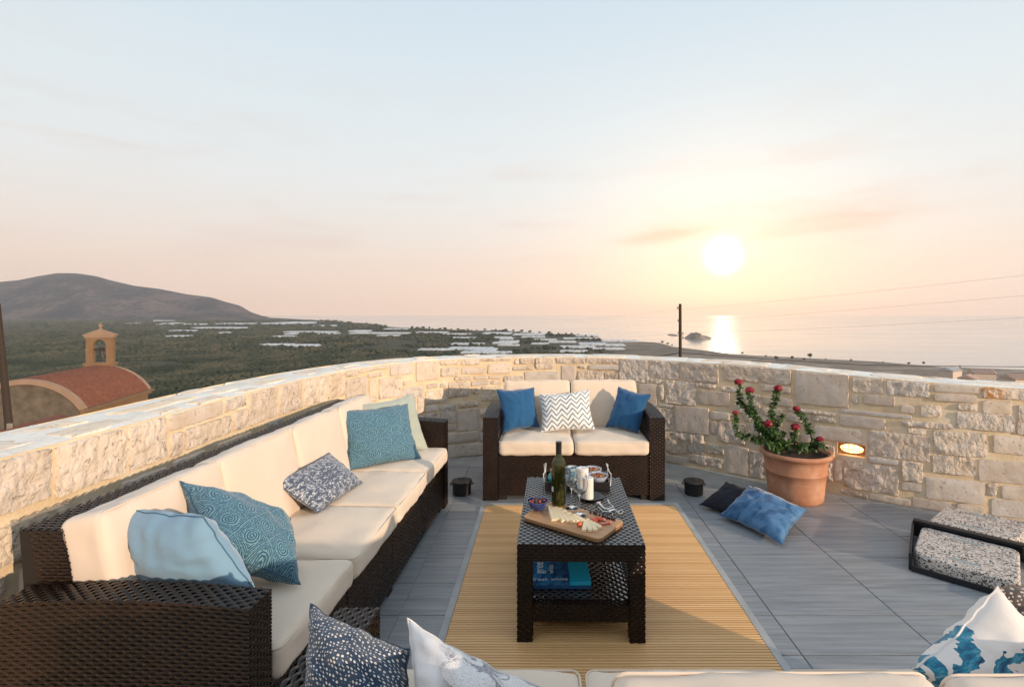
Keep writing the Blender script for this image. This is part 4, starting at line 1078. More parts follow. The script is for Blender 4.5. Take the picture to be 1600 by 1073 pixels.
# ---------------------------------------------------------------- loose pillows
def pillow(label, C, thick, mat, seed=0, wr=1.0, bend=0, group=None, pinch=.09, seam=None):
    BL, BR, TR, TL = [Vector(c) for c in C]; cen = (BL+BR+TR+TL)/4
    N_ = (BR-BL+TR-TL).cross(TL-BL+TR-BR).normalized(); n = 30
    W_ = ((BR-BL).length+(TR-TL).length)/2; S = W_/.42
    def pt(i, j, side):
        u, v = -1+2*i/n, -1+2*j/n
        pu = u*(1-pinch*(1-v*v)*abs(u)**3); pv = v*(1-pinch*(1-u*u)*abs(v)**3)
        a, c = (pu+1)/2, (pv+1)/2
        base = BL*(1-a)*(1-c)+BR*a*(1-c)+TR*a*c+TL*(1-a)*c
        q = max(0, (1-abs(u)**2.4))*max(0, (1-abs(v)**2.4)); prof = q**.52
        nz = noise.fractal(Vector((u*1.7+seed*5, v*1.7, side*3)), 1, 2, 3)
        # creases that run in from the corners and edges
        edge = (max(abs(u), abs(v))**3)*(1-max(abs(u), abs(v))**10)
        an = math.atan2(v, u)
        cre = math.sin(an*11+seed+2.5*noise.noise(Vector((u*2, v*2, seed))))*edge*.010*wr
        fold = -abs(noise.noise(Vector((u*1.3+v*.9+seed, v*.8-u*.4, seed*2))))**.7*.020*wr*prof*(edge*1.2+.3)
        h = thick/2*prof*(1+.12*nz)+cre*(prof if prof > .2 else prof)+fold
        h = max(h, .0015) if 0 < i < n and 0 < j < n else .0012
        droop = bend*(u*u+v*v*.4)
        jit = .006*wr*Vector((noise.noise(Vector((v*4, u, seed))), noise.noise(Vector((u*4, v, seed+5))), noise.noise(Vector((u*3, v*3, seed+8)))))
        return base+N_*(h*side-droop)+jit-cen
    vs = []; fs = []; uvl = []
    for side in (1, -1):
        o = len(vs)
        for i in range(n+1):
            for j in range(n+1): vs.append(pt(i, j, side)); uvl.append((i/n, j/n))
        for i in range(n):
            for j in range(n):
                a = o+i*(n+1)+j; f = (a, a+n+1, a+n+2, a+1); fs.append(f if side > 0 else f[::-1])
    # rim between both sides
    m = (n+1)**2; ring = [(i, 0) for i in range(n)]+[(n, j) for j in range(n)]+[(i, n) for i in range(n, 0, -1)]+[(0, j) for j in range(n, 0, -1)]
    for k in range(len(ring)):
        a, c = ring[k], ring[(k+1) % len(ring)]; ia, ic = a[0]*(n+1)+a[1], c[0]*(n+1)+c[1]; fs.append((ic, ia, ia+m, ic+m))
    b = MB(); b.add(vs, fs); o = b.obj('pillow', M[mat], sharp=180)
    uvm = o.data.uv_layers.new(name='UVMap'); li = np.zeros(len(o.data.loops), 'i4'); o.data.loops.foreach_get('vertex_index', li)
    uvm.data.foreach_set('uv', np.array(uvl, 'f4')[li].ravel())
    o.location = cen; tag(o, label, 'pillow', group)
    # seam cord round the edge
    P = [Vector(vs[a[0]*(n+1)+a[1]])+(N_*0) for a in ring]; P.append(P[0]); b = MB(); b.tube(P, .0022, 4, caps=False)
    b.obj('seam', M[seam or mat], o); return o
simple('seam_blue', (.05,.13,.20), .9)
P_ = lambda x, y, z: (x, y, z)
pillow('sage green pillow behind the teal medallion pillow at the far end of the long sofa', [(-1.06,3.28,.43),(-.80,3.50,.44),(-.93,3.62,.80),(-1.24,3.38,.765)], .13, 'sage', 2, 1.2)
pillow('teal pillow with ring medallions standing upright at the far end of the long sofa', [(-1.17,3.03,.435),(-.79,3.26,.44),(-.92,3.42,.765),(-1.27,3.14,.775)], .16, 'medallion', 3, 1.3)
pillow('small navy and white distressed print pillow lying tilted in the middle of the long sofa', [(-1.06,2.38,.45),(-1.0,2.80,.45),(-1.17,2.77,.62),(-1.23,2.32,.61)], .11, 'distressed', 4, .4, pinch=.04)
pillow('teal pillow with ring medallions slumped across the near part of the long sofa', [(-1.06,1.62,.62),(-.84,1.755,.455),(-.99,1.99,.585),(-1.27,1.78,.80)], .19, 'medallion', 5, 1.2)
pillow('plain light blue pillow slumped behind the nearest woven arm of the long sofa', [(-1.27,1.60,.54),(-.865,1.54,.55),(-1.00,1.50,.79),(-1.315,1.61,.772)], .15, 'light_blue', 6, 1.0, pinch=.05, seam='seam_blue')
pillow('plain royal blue pillow at the left end of the loveseat', [(-.325,3.93,.445),(-.045,4.05,.465),(-.09,4.13,.765),(-.385,4.06,.755)], .14, 'blue_plain', 7, 1.0)
pillow('white pillow with a blue zigzag pattern in the middle of the loveseat', [(-.03,3.925,.455),(.385,3.955,.468),(.352,4.10,.750),(-.05,4.08,.715)], .15, 'chevron', 8, .8)
pillow('plain royal blue pillow tilted against the right arm of the loveseat', [(.478,4.08,.455),(.712,3.93,.445),(.815,3.96,.735),(.592,4.13,.77)], .14, 'blue_plain', 9, 1.0)
pillow('black navy pillow on the floor half under the blue velvet pillow', [(1.074,3.58,.03),(1.30,3.36,.03),(1.55,3.52,.10),(1.33,3.76,.13)], .10, 'navy_plain', 10, .8)
pillow('blue velvet pillow on the tiles in front of the terracotta pot', [(1.155,3.395,.045),(1.38,2.985,.035),(1.655,3.235,.14),(1.42,3.58,.18)], .13, 'velvet_blue', 11, 1.2, bend=.01)
pillow('navy pillow with white dotted tribal pattern on the near sofa by its woven arm', [(-.47,.98,.58),(-.24,.94,.57),(-.285,1.075,.685),(-.545,1.19,.715)], .17, 'dotted_navy', 12, 1.2)
pillow('mauve brown dotted pillow peeking over the bottom edge under the navy dotted pillow', [(-.36,.80,.56),(-.16,.78,.56),(-.18,.90,.655),(-.37,.915,.665)], .12, 'dotted_brown', 13, 1.0)
pillow('white pillow with grey floral sprigs pointing up from the near sofa left of the rug', [(-.24,.93,.56),(.05,.85,.50),(-.01,1.03,.64),(-.296,1.10,.735)], .17, 'floral', 14, 1.2, seam='white_cotton')
pillow('white pillow with blue feather print on the near sofa at the right', [(.90,.97,.50),(1.16,1.08,.60),(.935,1.06,.825),(.70,.98,.712)], .15, 'feather', 15, 1.2, seam='white_cotton')
pillow('brown pillow with pale dotted lines behind the feather print pillow', [(1.05,1.16,.50),(1.42,1.22,.50),(1.46,1.32,.745),(1.085,1.24,.725)], .14, 'dotted_brown', 16, .8)

# ================================================================ COFFEE TABLE
tx0, tx1, ty0, ty1 = -.117, .416, 2.137, 2.985
tab = thing('coffee_table', 'dark brown woven rattan coffee table with a lower shelf on the bamboo rug', 'table', (tx0, ty0, .009), R(-1.0))
w, d, h = tx1-tx0, ty1-ty0, .409
def woven_box(b, x0, y0, z0, x1, y1, z1, faces, cu=.017, cv=.013):
    e = .003; b.box(x0+e, y0+e, z0, x1-e, y1-e, z1-(e if 't' in faces else 0), 1)
    if 'f' in faces: b.weave((x0,y0,z0),(1,0,0),(0,0,1),(0,-1,0),x1-x0,z1-z0,cu,cv,back=False)
    if 'k' in faces: b.weave((x0,y1,z0),(1,0,0),(0,0,1),(0,1,0),x1-x0,z1-z0,cu,cv,back=False)
    if 'l' in faces: b.weave((x0,y0,z0),(0,1,0),(0,0,1),(-1,0,0),y1-y0,z1-z0,cu,cv,back=False)
    if 'r' in faces: b.weave((x1,y0,z0),(0,1,0),(0,0,1),(1,0,0),y1-y0,z1-z0,cu,cv,back=False)
    if 't' in faces: b.weave((x0,y0,z1),(1,0,0),(0,1,0),(0,0,1),x1-x0,y1-y0,cu,cv,back=False)
wm = [M['wicker'], M['wicker_core'], M['wicker_gloss']]
L = .063
for x in (0, w-L):
    for y in (0, d-L):
        b = MB(); woven_box(b, x, y, 0, x+L, y+L, h-.075, 'fklr'); b.obj('leg', wm, tab, sharp=60)
b = MB(); woven_box(b, 0, 0, h-.073, w, d, h, 'fklr'); b.weave((0,0,h), (1,0,0), (0,1,0), (0,0,1), w, d, .0165, .0175, amp=.0028, back=False, mi=2); b.obj('tabletop', wm, tab, sharp=60)
for (x0, y0, x1, y1) in ((L+.001, .004, w-L-.001, .05), (L+.001, d-.05, w-L-.001, d-.004), (.004, L+.001, .05, d-L-.001), (w-.05, L+.001, w-.004, d-L-.001)):
    b = MB(); woven_box(b, x0, y0, .083, x1, y1, .155, 'fklrt'); b.obj('rail', wm, tab, sharp=60)
b = MB(); b.box(.051, .051, .12, w-.051, d-.051, .146, 1); b.weave((.051,.051,.150),(1,0,0),(0,1,0),(0,0,1),w-.102,d-.102,.0185,.0195,amp=.0030,back=False,mi=2); b.obj('shelf', wm, tab, sharp=60)
TZ = h+.009+.004

# ---------------------------------------------------------------- things on the table
def wood():
    t = NT('board_wood'); v = t.tc(); n = t.noise(t.map(v, (2, 22, 10)), 2.5, 6, .6); n2 = t.noise(v, 9, 3)
    c = t.ramp(n, [(.3,(.36,.17,.075)),(.5,(.50,.27,.13)),(.7,(.60,.36,.19))]); M['board_wood'] = t.out(t.mix(t.rng(n2,.4,.7,0,.35), c, (.42,.20,.10)), .5, t.bump(n, .1, .001))
    t = NT('board_edge'); v = t.tc(); w_ = t.N('ShaderNodeTexWave', wave_type='BANDS', bands_direction='Z'); t.l.new(v, w_.inputs[0]); w_.inputs['Scale'].default_value = 40
    M['board_edge'] = t.out(t.mix(w_.outputs['Fac'], (.20,.09,.04), (.42,.24,.11)), .55)
wood()
bw, bd = .415, .235
board = thing('cutting_board', 'rectangular wooden cutting board laid diagonally on the coffee table', 'board', (.125, 2.345, TZ), R(-35.5))
b = MB()
def rrect(w_, d_, r, n=6):
    P = []
    for (sx, sy, a0) in ((1,-1,-90),(1,1,0),(-1,1,90),(-1,-1,180)):
        for k in range(n+1): a = R(a0+90*k/n); P.append((sx*(w_/2-r)+r*math.cos(a), sy*(d_/2-r)+r*math.sin(a)))
    return P
P = rrect(bw, bd, .03); Pi = rrect(bw-.006, bd-.006, .028); n = len(P)
b.add([(x,y,0) for x,y in Pi]+[(x,y,.003) for x,y in P]+[(x,y,.016) for x,y in P]+[(x,y,.019) for x,y in Pi],
      [tuple(range(n))[::-1], tuple(range(3*n,4*n))]+[(r_*n+k, r_*n+(k+1)%n, (r_+1)*n+(k+1)%n, (r_+1)*n+k) for r_ in range(3) for k in range(n)])
o = b.obj('board', [M['board_wood'], M['board_edge']], board)
for p in o.data.polygons: p.material_index = 1 if abs(p.normal.z) < .3 else 0
BZ = TZ+.019
# wine bottle
t = NT('bottle_glass'); M['bottle_glass'] = t.out((.16,.17,.03), .03, None, Transmission_Weight=.85, IOR=1.5)
t = NT('wine'); M['wine'] = t.out((.045,.040,.008), .15)
t = NT('clear_glass'); M['clear_glass'] = t.out((.97,.98,.98), .01, None, Transmission_Weight=1.0, IOR=1.45)
simple('capsule', (.012,.010,.010), .35); simple('paper', (.62,.62,.60), .8)
bt = thing('wine_bottle', 'dark green wine bottle with a black capsule at the back corner of the cutting board', 'bottle', (.066, 2.515, BZ))
prof = [(.0,.0),(.030,.0),(.0345,.004),(.0355,.02),(.0355,.185),(.034,.200),(.028,.216),(.019,.230),(.0145,.243),(.0135,.262),(.0135,.296),(.0,.297)]
b = MB(); b.lathe(prof, 36); b.obj('glass_body', M['bottle_glass'], bt)
b = MB(); b.lathe([(0,.004),(.0325,.006),(.0335,.02),(.0335,.185),(.031,.2),(.024,.216),(.0,.217)], 32); b.obj('wine', M['wine'], bt)
b = MB(); b.lathe([(.0142,.246),(.0145,.297),(.0150,.300),(.0150,.306),(.0,.307)], 24); b.obj('capsule', M['capsule'], bt)
b = MB()
for k in range(5):
    a0, a1 = R(198+k*5), R(203+k*5); r_ = .0359
    b.add([(r_*math.cos(a0), r_*math.sin(a0), .068), (r_*math.cos(a1), r_*math.sin(a1), .068), (r_*math.cos(a1), r_*math.sin(a1), .092), (r_*math.cos(a0), r_*math.sin(a0), .092)], [(0,1,2,3)])
b.obj('back_label', M['paper'], bt)
# wine glasses
def glass(x, y, z, label):
    z += .0008
    g_ = thing('wine_glass', label, 'wine glass', (x, y, z), group='stemmed wine glasses')
    prof = [(0,.0),(.034,.0),(.0345,.0012),(.02,.004),(.006,.010),(.0038,.02),(.0036,.075),(.0055,.088),(.018,.098),(.031,.112),(.0372,.132),(.0365,.155),(.031,.188),
            (.0300,.188),(.0355,.155),(.0362,.132),(.0300,.1135),(.017,.100),(.0,.0945)]
    k0 = 8
    b = MB(); b.lathe(prof[k0-1:], 32); b.obj('bowl', M['clear_glass'], g_)
    b = MB(); b.lathe(prof[:k0]+[(0,.0885)], 32); b.obj('stem', M['clear_glass'], g_)
glass(.160, 2.385, BZ, 'empty wine glass in front, nearer to the strawberries'); glass(.128, 2.468, BZ, 'empty wine glass behind the front glass, nearer to the bottle')
# candles on slate plate
simple('candle_wax', (.78,.74,.70), .45, 0, 50, .02, Subsurface_Weight=.15); simple('slate_plate', (.06,.065,.07), .35)
pl = thing('plate', 'round dark grey plate under the two white candles', 'plate', (.235, 2.655, TZ)); b = MB(); b.lathe([(0,0),(.045,0),(.066,.008),(.067,.010),(.064,.0105),(.044,.004),(0,.004)], 36); b.obj('dish', M['slate_plate'], pl)
def candle(x, y, h_, r_, label, z):
    c_ = thing('candle', label, 'candle', (x, y, z)); b = MB(); b.lathe([(0,0),(r_,0),(r_,h_-.003),(r_-.003,h_),(r_*.4,h_-.002),(0,h_-.003)], 28); b.obj('wax', M['candle_wax'], c_)
    b = MB(); b.tube([(0,0,h_-.004),(0,0,h_+.004),(.001,0,h_+.009)], .0011, 5); b.obj('wick', M['capsule'], c_)
candle(.220, 2.63, .108, .0275, 'shorter white pillar candle in front on the grey plate', TZ+.005)
candle(.200, 2.735, .125, .031, 'taller white pillar candle behind on the edge of the black tray', TZ+.004)
# black tray
simple('tray_black', (.014,.011,.011), .4); simple('white_metal', (.60,.60,.58), .35)
tr = thing('tray', 'black rectangular serving tray with thin white metal handles at the far end of the table', 'tray', (.175, 2.86, TZ), R(-1))
b = MB(); tw, td = .350, .20
b.box(-tw/2,-td/2,0,tw/2,td/2,.004)
for (x0,y0,x1,y1) in ((-tw/2,-td/2,tw/2,-td/2+.006),(-tw/2,td/2-.006,tw/2,td/2),(-tw/2,-td/2+.006,-tw/2+.006,td/2-.006),(tw/2-.006,-td/2+.006,tw/2,td/2-.006)): b.box(x0,y0,.004,x1,y1,.042)
b.obj('tray_body', M['tray_black'], tr, smooth=False)
for s in (-1, 1):
    b = MB(); x = s*(tw/2+.004)
    b.tube([(x,-.085,.02),(x+s*.004,-.085,.082),(x-s*.006,-.07,.092),(x-s*.006,.07,.092),(x+s*.004,.085,.082),(x,.085,.02)], .0032, 8); b.obj('handle', M['white_metal'], tr)
TRZ = TZ+.004
# bowls of nuts
def ceramic(name, c1, c2, sc):
    t = NT(name); v = t.tc(); n = t.noise(v, sc, 3); M[name] = t.out(t.mix(t.rng(n, .42, .58), c1, c2), .18, Coat_Weight=.6)
ceramic('bowl_white', (.52,.56,.66), (.36,.42,.58), 90); ceramic('bowl_navy', (.015,.03,.12), (.03,.06,.25), 40); ceramic('glaze_green', (.02,.22,.14), (.05,.30,.42), 45); ceramic('glaze_teal', (.05,.22,.36), (.60,.64,.62), 55)
simple('nut', (.36,.17,.07), .6, 0, 50, .5, 60); simple('nut_red', (.28,.06,.04), .5, 0, 50, .4, 60); simple('olive_dark', (.05,.02,.03), .25, 0, 50, .5, 60); simple('berry_black', (.010,.010,.022), .3); simple('bowl_base', (.14,.09,.06), .5)
def blob(r, sx, sy, sz, n=7, m=5):
    prof = [(r*math.sin(math.pi*k/m), -r*math.cos(math.pi*k/m)) for k in range(m+1)]
    b = MB(); b.lathe(prof, n); b.v = [(x*sx, y*sy, z*sz) for x, y, z in b.v]; return b
def bowl(label, x, y, z, r, h_, mat, fill, fmats, nf, fr, el=1.0, base=None):
    root = thing('bowl', label, 'bowl', (x, y, z)); b = MB()
    b.lathe([(0,.002),(r*.42,0),(r*.5,.004),(r*.8,h_*.4),(r*.97,h_*.85),(r,h_),(r*.965,h_*1.0),(r*.9,h_*.8),(r*.72,h_*.42),(r*.4,.009),(0,.008)], 36, sy=el); b.obj('dish', M[mat], root)
    me0 = None; rq = random.Random(int(x*1000))
    for k in range(nf):
        a = rq.uniform(0, 6.28); q = math.sqrt(rq.random())*(r*.82-fr*.6); zz = h_*.86-.004+(1-(q/r)**2)*fr*.9
        if me0 is None:
            bb = blob(fr, 1.25, .8, .7); me0 = bb.obj(fill, M[fmats[0]], root); o = me0
            me_alt = [me0.data]+[me0.data.copy() for _ in fmats[1:]]
            for q_, mm_ in zip(me_alt[1:], fmats[1:]): q_.materials[0] = M[mm_]
        else:
            o = me0.copy(); COL.objects.link(o); o.data = rq.choice(me_alt)
        o.location = (q*math.cos(a), q*math.sin(a)*el, zz+rq.uniform(-.002,.002)); o.rotation_euler = (rq.uniform(0,6), rq.uniform(-.6,.6), rq.uniform(0,6))
    b = MB(); b.lathe([(0,h_*.62),(r*.86,h_*.62),(r*.86,h_*.74),(0,h_*.84)], 20, sy=el); tag(b.obj('filling', M[fmats[-1]], root), kind='stuff')
bowl('white speckled bowl of mixed nuts at the front right of the black tray', .291, 2.815, TRZ+.02, .055, .042, 'bowl_white', 'nut', ['nut','nut_red','nut'], 34, .0075)
bowl('white speckled bowl of mixed nuts behind the other nut bowl', .270, 2.925, TRZ+.02, .053, .042, 'bowl_white', 'nut', ['nut','nut_red','nut'], 30, .0075)
bowl('small navy glazed bowl of dark olives on the left corner of the cutting board', -.036, 2.445, BZ, .050, .045, 'bowl_navy', 'olive', ['olive_dark','olive_dark','nut_red'], 26, .0085)
# ceramic pots on the tray
def lathe_thing(name, label, cat, x, y, z, prof, mat, part='body', n=28, extra=None):
    r_ = thing(name, label, cat, (x, y, z)); b = MB(); b.lathe(prof, n); b.obj(part, M[mat], r_)
    if extra: extra(r_)
    return r_
simple('cork', (.42,.25,.12), .9, .4, 120)
def corked(r_):
    b = MB(); b.lathe([(0,.062),(.013,.062),(.015,.085),(.0,.086)], 16); b.obj('cork', M['cork'], r_)
lathe_thing('jar', 'small green swirled jar with a cork stopper at the left end of the tray', 'jar', .040, 2.84, TRZ, [(0,0),(.020,0),(.028,.012),(.029,.04),(.020,.058),(.014,.064),(.014,.068),(.0,.068)], 'glaze_green', extra=corked)
def gobl(r_):
    b = MB(); b.tube([(.028,0,.055),(.046,0,.05),(.046,0,.025),(.028,0,.018)], .0035, 6); b.obj('handle', M['glaze_teal'], r_)
lathe_thing('cup', 'painted teal and white cup on the tray just behind the wine glasses', 'cup', .150, 2.87, TRZ, [(0,0),(.026,0),(.030,.01),(.034,.08),(.0345,.086),(.032,.086),(.031,.08),(.027,.01),(0,.006)], 'glaze_teal', extra=gobl)
lathe_thing('cup', 'small blue painted cup beside the bottle on the tray', 'cup', .100, 2.81, TRZ, [(0,0),(.020,0),(.024,.01),(.026,.05),(.0265,.055),(.0245,.055),(.023,.05),(.02,.01),(0,.006)], 'glaze_teal')
# cheese, fruit
def local_board(px, py, z=BZ):
    return wpz(px, py, z)
t = NT('cheese'); v = t.tc(); n = t.noise(v, 20, 3); M['cheese'] = t.out(t.mix(n, (.88,.64,.37), (.92,.73,.50)), .5, Subsurface_Weight=.1)
simple('cheese_rind', (.45,.26,.10), .6)
Z6 = lambda x, y: (800+x/6.31, 690+y/6.31)
def wedge(a, c, wd, hh, label, lean=0):
    """cheese slice from pixel a (rind end) to pixel c"""
    A, Cc = wpz(*Z6(*a), BZ+.002), wpz(*Z6(*c), BZ+.002); r_ = thing('cheese_slice', label, 'cheese', (A.x, A.y, BZ), math.atan2(Cc.y-A.y, Cc.x-A.x), 'cheese slices fanned on the board')
    Lg = (Cc-A).length; b = MB(); y0, y1 = -wd/2, wd/2
    b.add([(0,y0*.85,.001),(Lg,y0,.001),(Lg,y1,.001),(0,y1*.85,.001),(0,y0*.85+lean,hh),(Lg,y0+lean,hh*.75),(Lg,y1+lean,hh*.75),(0,y1*.85+lean,hh)],
          [(0,3,2,1),(4,5,6,7),(0,1,5,4),(1,2,6,5),(2,3,7,6),(3,0,4,7)]); b.obj('paste', M['cheese'], r_, smooth=False)
    b = MB(); b.box(-.003, y0*.86, .0005, -.0003, y1*.86, hh*.98); b.obj('rind', M['cheese_rind'], r_, smooth=False)
fan = [((365,655),(412,778)),((400,665),(455,775)),((425,668),(510,790)),((460,680),(560,795)),((500,700),(610,800)),((545,728),(655,800)),((600,750),(700,800))]
for i, (a, c) in enumerate(fan): wedge(a, c, .023, .013+.001*i, 'slice in the long fan of pale cheese left of the small tomato', .004)
fan2 = [((722,790),(705,885)),((740,780),(765,885)),((765,800),(820,882)),((790,815),(870,855))]
for i, (a, c) in enumerate(fan2): wedge(a, c, .020, .014, 'slice in the short fan of cheese at the front edge of the board', .003)
t = NT('strawberry'); v = t.tc(); M['strawberry'] = t.out(t.mix(t.rng(t.noise(v, 60, 2), .4, .6), (.55,.03,.02), (.62,.16,.07)), .3)
simple('strawberry_cut', (.66,.20,.15), .4, 0, 50, .2, 80); simple('fruit_green', (.10,.2,.04), .6)
def fruit(px, py, r, mat, name, label, cat, group, s=(1.3,.85,.8)):
    p = wpz(px, py, BZ+r*.5); b = blob(r, *s, n=12, m=8); o = b.obj(name, M[mat]); o.location = (p.x, p.y, BZ+r*s[2]); o.rotation_euler = (0,0,random.uniform(0,3)); tag(o, label, cat, group); return o
o = fruit(*Z6(662,822), .0115, 'strawberry', 'tomato', 'small red tomato between the two fans of cheese', 'tomato', None, (1.1,.95,.95))
for (x, y) in ((815,785),(858,768)): fruit(*Z6(x,y), .0125, 'strawberry', 'strawberry', 'whole red strawberry in the heap right of the cheese', 'strawberry', 'strawberries on the board')
for (x, y) in ((905,765),(890,805),(935,795),(965,790),(790,760)): fruit(*Z6(x,y), .0105, 'strawberry_cut', 'strawberry_slice', 'cut strawberry piece in the heap right of the cheese', 'strawberry', 'strawberries on the board', (1.5,.8,.5))
for (x, y) in ((775,700),(810,705),(830,715),(862,722),(893,735),(915,742),(940,750),(960,758),(985,765),(1010,770),(835,700),(925,752),(990,755)):
    fruit(*Z6(x,y), .0062, 'berry_black', 'blackberry', 'dark berry in the row along the right back edge of the board', 'berry', 'dark berries on the board', (1,1,1))
# corkscrew
t = NT('chrome'); M['chrome'] = t.out((.65,.65,.66), .18, Metallic=1.0)
ck = thing('corkscrew', 'silver winged corkscrew lying behind the berries on the right of the table', 'corkscrew', (0,0,TZ))
q = lambda x, y, z=.008: Vector((*(wpz(*Z6(x, y), TZ+z)).xy, z))
b = MB(); b.tube([q(860,605), q(900,650), q(960,680), q(1010,665)], [.009,.007,.006,.005], 8); b.obj('body', M['chrome'], ck)
b = MB(); b.tube([q(850,640), q(900,685), q(975,690)], .0025, 6); b.obj('lever', M['chrome'], ck)
b = MB(); b.tube([q(945,570,.02), q(965,610,.02), q(1000,640,.015), q(940,660)], .0028, 6); b.obj('lever', M['chrome'], ck)
b = MB(); b.tube([q(1010,665), q(1040,690), q(1080,672), q(1098,690), q(1075,712), q(1045,700)], .003, 6); b.obj('opener_ring', M['chrome'], ck)
b = MB(); b.tube([q(835,610), q(870,600)], .008, 8); b.obj('handle', M['white_metal'], ck)
# books on the lower shelf
def ft(name, body, size, loc, rot, mat, parent, ex=.0002):
    cu = bpy.data.curves.new(name, 'FONT'); cu.body = body; cu.size = size; cu.extrude = ex; tmp = bpy.data.objects.new('tmp', cu); COL.objects.link(tmp)
    bpy.context.view_layer.update()
    me = bpy.data.meshes.new_from_object(tmp.evaluated_get(bpy.context.evaluated_depsgraph_get())); bpy.data.objects.remove(tmp); me.materials.clear(); me.materials.append(M[mat])
    o = bpy.data.objects.new(name, me); COL.objects.link(o); o.parent = parent; o.location = loc; o.rotation_euler = rot; return o
simple('print_white', (.75,.80,.82), .5)
t = NT('cover_blue'); v = t.tc(); s = t.N('ShaderNodeSeparateXYZ'); t.l.new(v, s.inputs[0])
n = t.noise(v, 26, 5, .6)
cc = t.mix(t.math('GREATER_THAN', s.outputs[0], .175), t.mix(t.rng(n, .40, .60), (.012,.07,.22), (.04,.24,.48)), (.02,.52,.78))
M['cover_blue'] = t.out(cc, .2, Coat_Weight=.5); simple('page_edge', (.62,.62,.6), .8); simple('cover_dark', (.02,.10,.24), .3)
SHZ = .009+.150+.0045
def book(label, x, y, z, w_, d_, h_, rz, cover, title):
    r_ = thing('book', label, 'book', (x, y, z), rz); b = MB()
    b.box(0,0,0,w_,d_,.0018); b.box(0,0,h_-.0018,w_,d_,h_); b.box(0,-.0018,0,w_,0,h_); b.obj('cover', M[cover], r_, smooth=False)
    b = MB(); b.box(.002,.001,.0019,w_-.003,d_-.003,h_-.0019); b.obj('pages', M['page_edge'], r_, smooth=False)
    if title: 
        ft('title_lettering', 'greek white', .034, (.004, .010, h_+.0004), (0,0,0), 'print_white', r_)
        ft('title_lettering', 'greek', .060, (.058, .070, h_+.0004), (0,0,R(90)), 'print_white', r_)
        ft('title_lettering', 'white', .036, (.105, .070, h_+.0004), (0,0,R(90)), 'print_white', r_)
    return r_
book('dark blue book lying underneath on the lower shelf of the coffee table', -.062, 2.262, SHZ, .262, .30, .016, R(0), 'cover_dark', False)
book('blue book with white lettering lying on top on the lower shelf of the coffee table', -.066, 2.256, SHZ+.017, .268, .31, .017, R(1), 'cover_blue', True)

# ================================================================ POTS, PLANT, LAMP, PARASOL BASE
simple('cast_iron', (.016,.014,.014), .55, .4, 90)
def fire_pot(px, label):
    Y = 3.875; r_ = thing('lidded_pot', label, 'pot', ((px-PX)/F*Y, Y, 0), random.uniform(-.2,.2), 'black lidded pots on the floor')
    b = MB(); b.lathe([(0,.004),(.062,.0),(.068,.006),(.070,.085),(.073,.090),(.0,.090)], 30); b.obj('body', M['cast_iron'], r_)
    b = MB(); b.lathe([(0,.091),(.076,.091),(.078,.095),(.076,.101),(.05,.107),(.0,.108)], 30); lid = b.obj('lid', M['cast_iron'], r_)
    b = MB(); b.tube([(-.018,0,.105),(-.014,0,.116),(0,0,.120),(.014,0,.116),(.018,0,.105)], .0035, 6); b.obj('knob', M['cast_iron'], lid)
    for s in (-1, 1):
        b = MB(); b.tube([(s*.070,-.018,.074),(s*.086,-.014,.078),(s*.086,.014,.078),(s*.070,.018,.074)], .0035, 6); b.obj('ear', M['cast_iron'], r_)
fire_pot(721.5, 'small black lidded iron pot on the floor between the long sofa and the loveseat')
fire_pot(1084, 'small black lidded iron pot on the floor to the right of the loveseat')
# terracotta
t = NT('terracotta'); v = t.tc(); n = t.noise(v, 7, 5, .6); n2 = t.noise(t.map(v, (3,3,26)), 4, 4, .6)
c = t.ramp(n, [(.3,(.40,.165,.085)),(.5,(.50,.225,.125)),(.7,(.58,.33,.21))]); c = t.mix(t.rng(n2, .55, .75, 0, .35), c, (.62,.45,.34))
M['terracotta'] = t.out(c, .85, t.bump(n2, .25, .003)); simple('soil', (.045,.026,.016), 1.0, .8, 60, .4, 60)
pot = thing('flower_pot', 'large round terracotta pot by the stone wall holding the red flowering plant', 'flower pot', (1.857, 3.80, 0)); PC = Vector((1.857, 3.80, 0))
b = MB(); b.lathe([(0,0),(.178,0),(.186,.008),(.192,.06),(.200,.15),(.205,.200),(.211,.203),(.214,.209),(.211,.216),(.208,.219),(.216,.28),(.226,.315),(.236,.318),(.246,.326),(.249,.338),(.245,.350),(.234,.354),(.222,.350),(.214,.335),(.21,.31),(.0,.31)], 56); b.obj('pot_body', M['terracotta'], pot, sharp=60)
b = MB(); n = 26
vs = [(0,0,.338)]; fs = []
for r_ in range(1, 7):
    for k in range(n):
        a = 2*math.pi*k/n; rr_ = .213*r_/6; vs.append((rr_*math.cos(a), rr_*math.sin(a), .330+.012*noise.noise(Vector((rr_*30*math.cos(a), rr_*30*math.sin(a), 1)))))
for k in range(n): fs.append((0, 1+k, 1+(k+1)%n))
for r_ in range(5):
    for k in range(n): a = 1+r_*n; fs.append((a+k, a+n+k, a+n+(k+1)%n, a+(k+1)%n))
b.add(vs, fs); b.obj('soil', M['soil'], pot)
t = NT('plant_leaf'); v = t.tc(); n1 = t.noise(v, 30, 2)
M['plant_leaf'] = t.out(t.ramp(n1, [(.3,(.030,.065,.018)),(.5,(.055,.115,.028)),(.7,(.12,.19,.05))]), .42, Specular_IOR_Level=.4)
simple('plant_stem', (.06,.045,.03), .8); 
t = NT('petal'); v = t.tc(); M['petal'] = t.out(t.ramp(t.noise(v, 90, 2), [(.3,(.20,.004,.016)),(.6,(.38,.012,.034)),(.8,(.62,.07,.08))]), .5)
plant = thing('flowering_plant', 'leafy potted plant with dark red flower heads on long curved stems', 'plant', PC)
rp_ = random.Random(5)
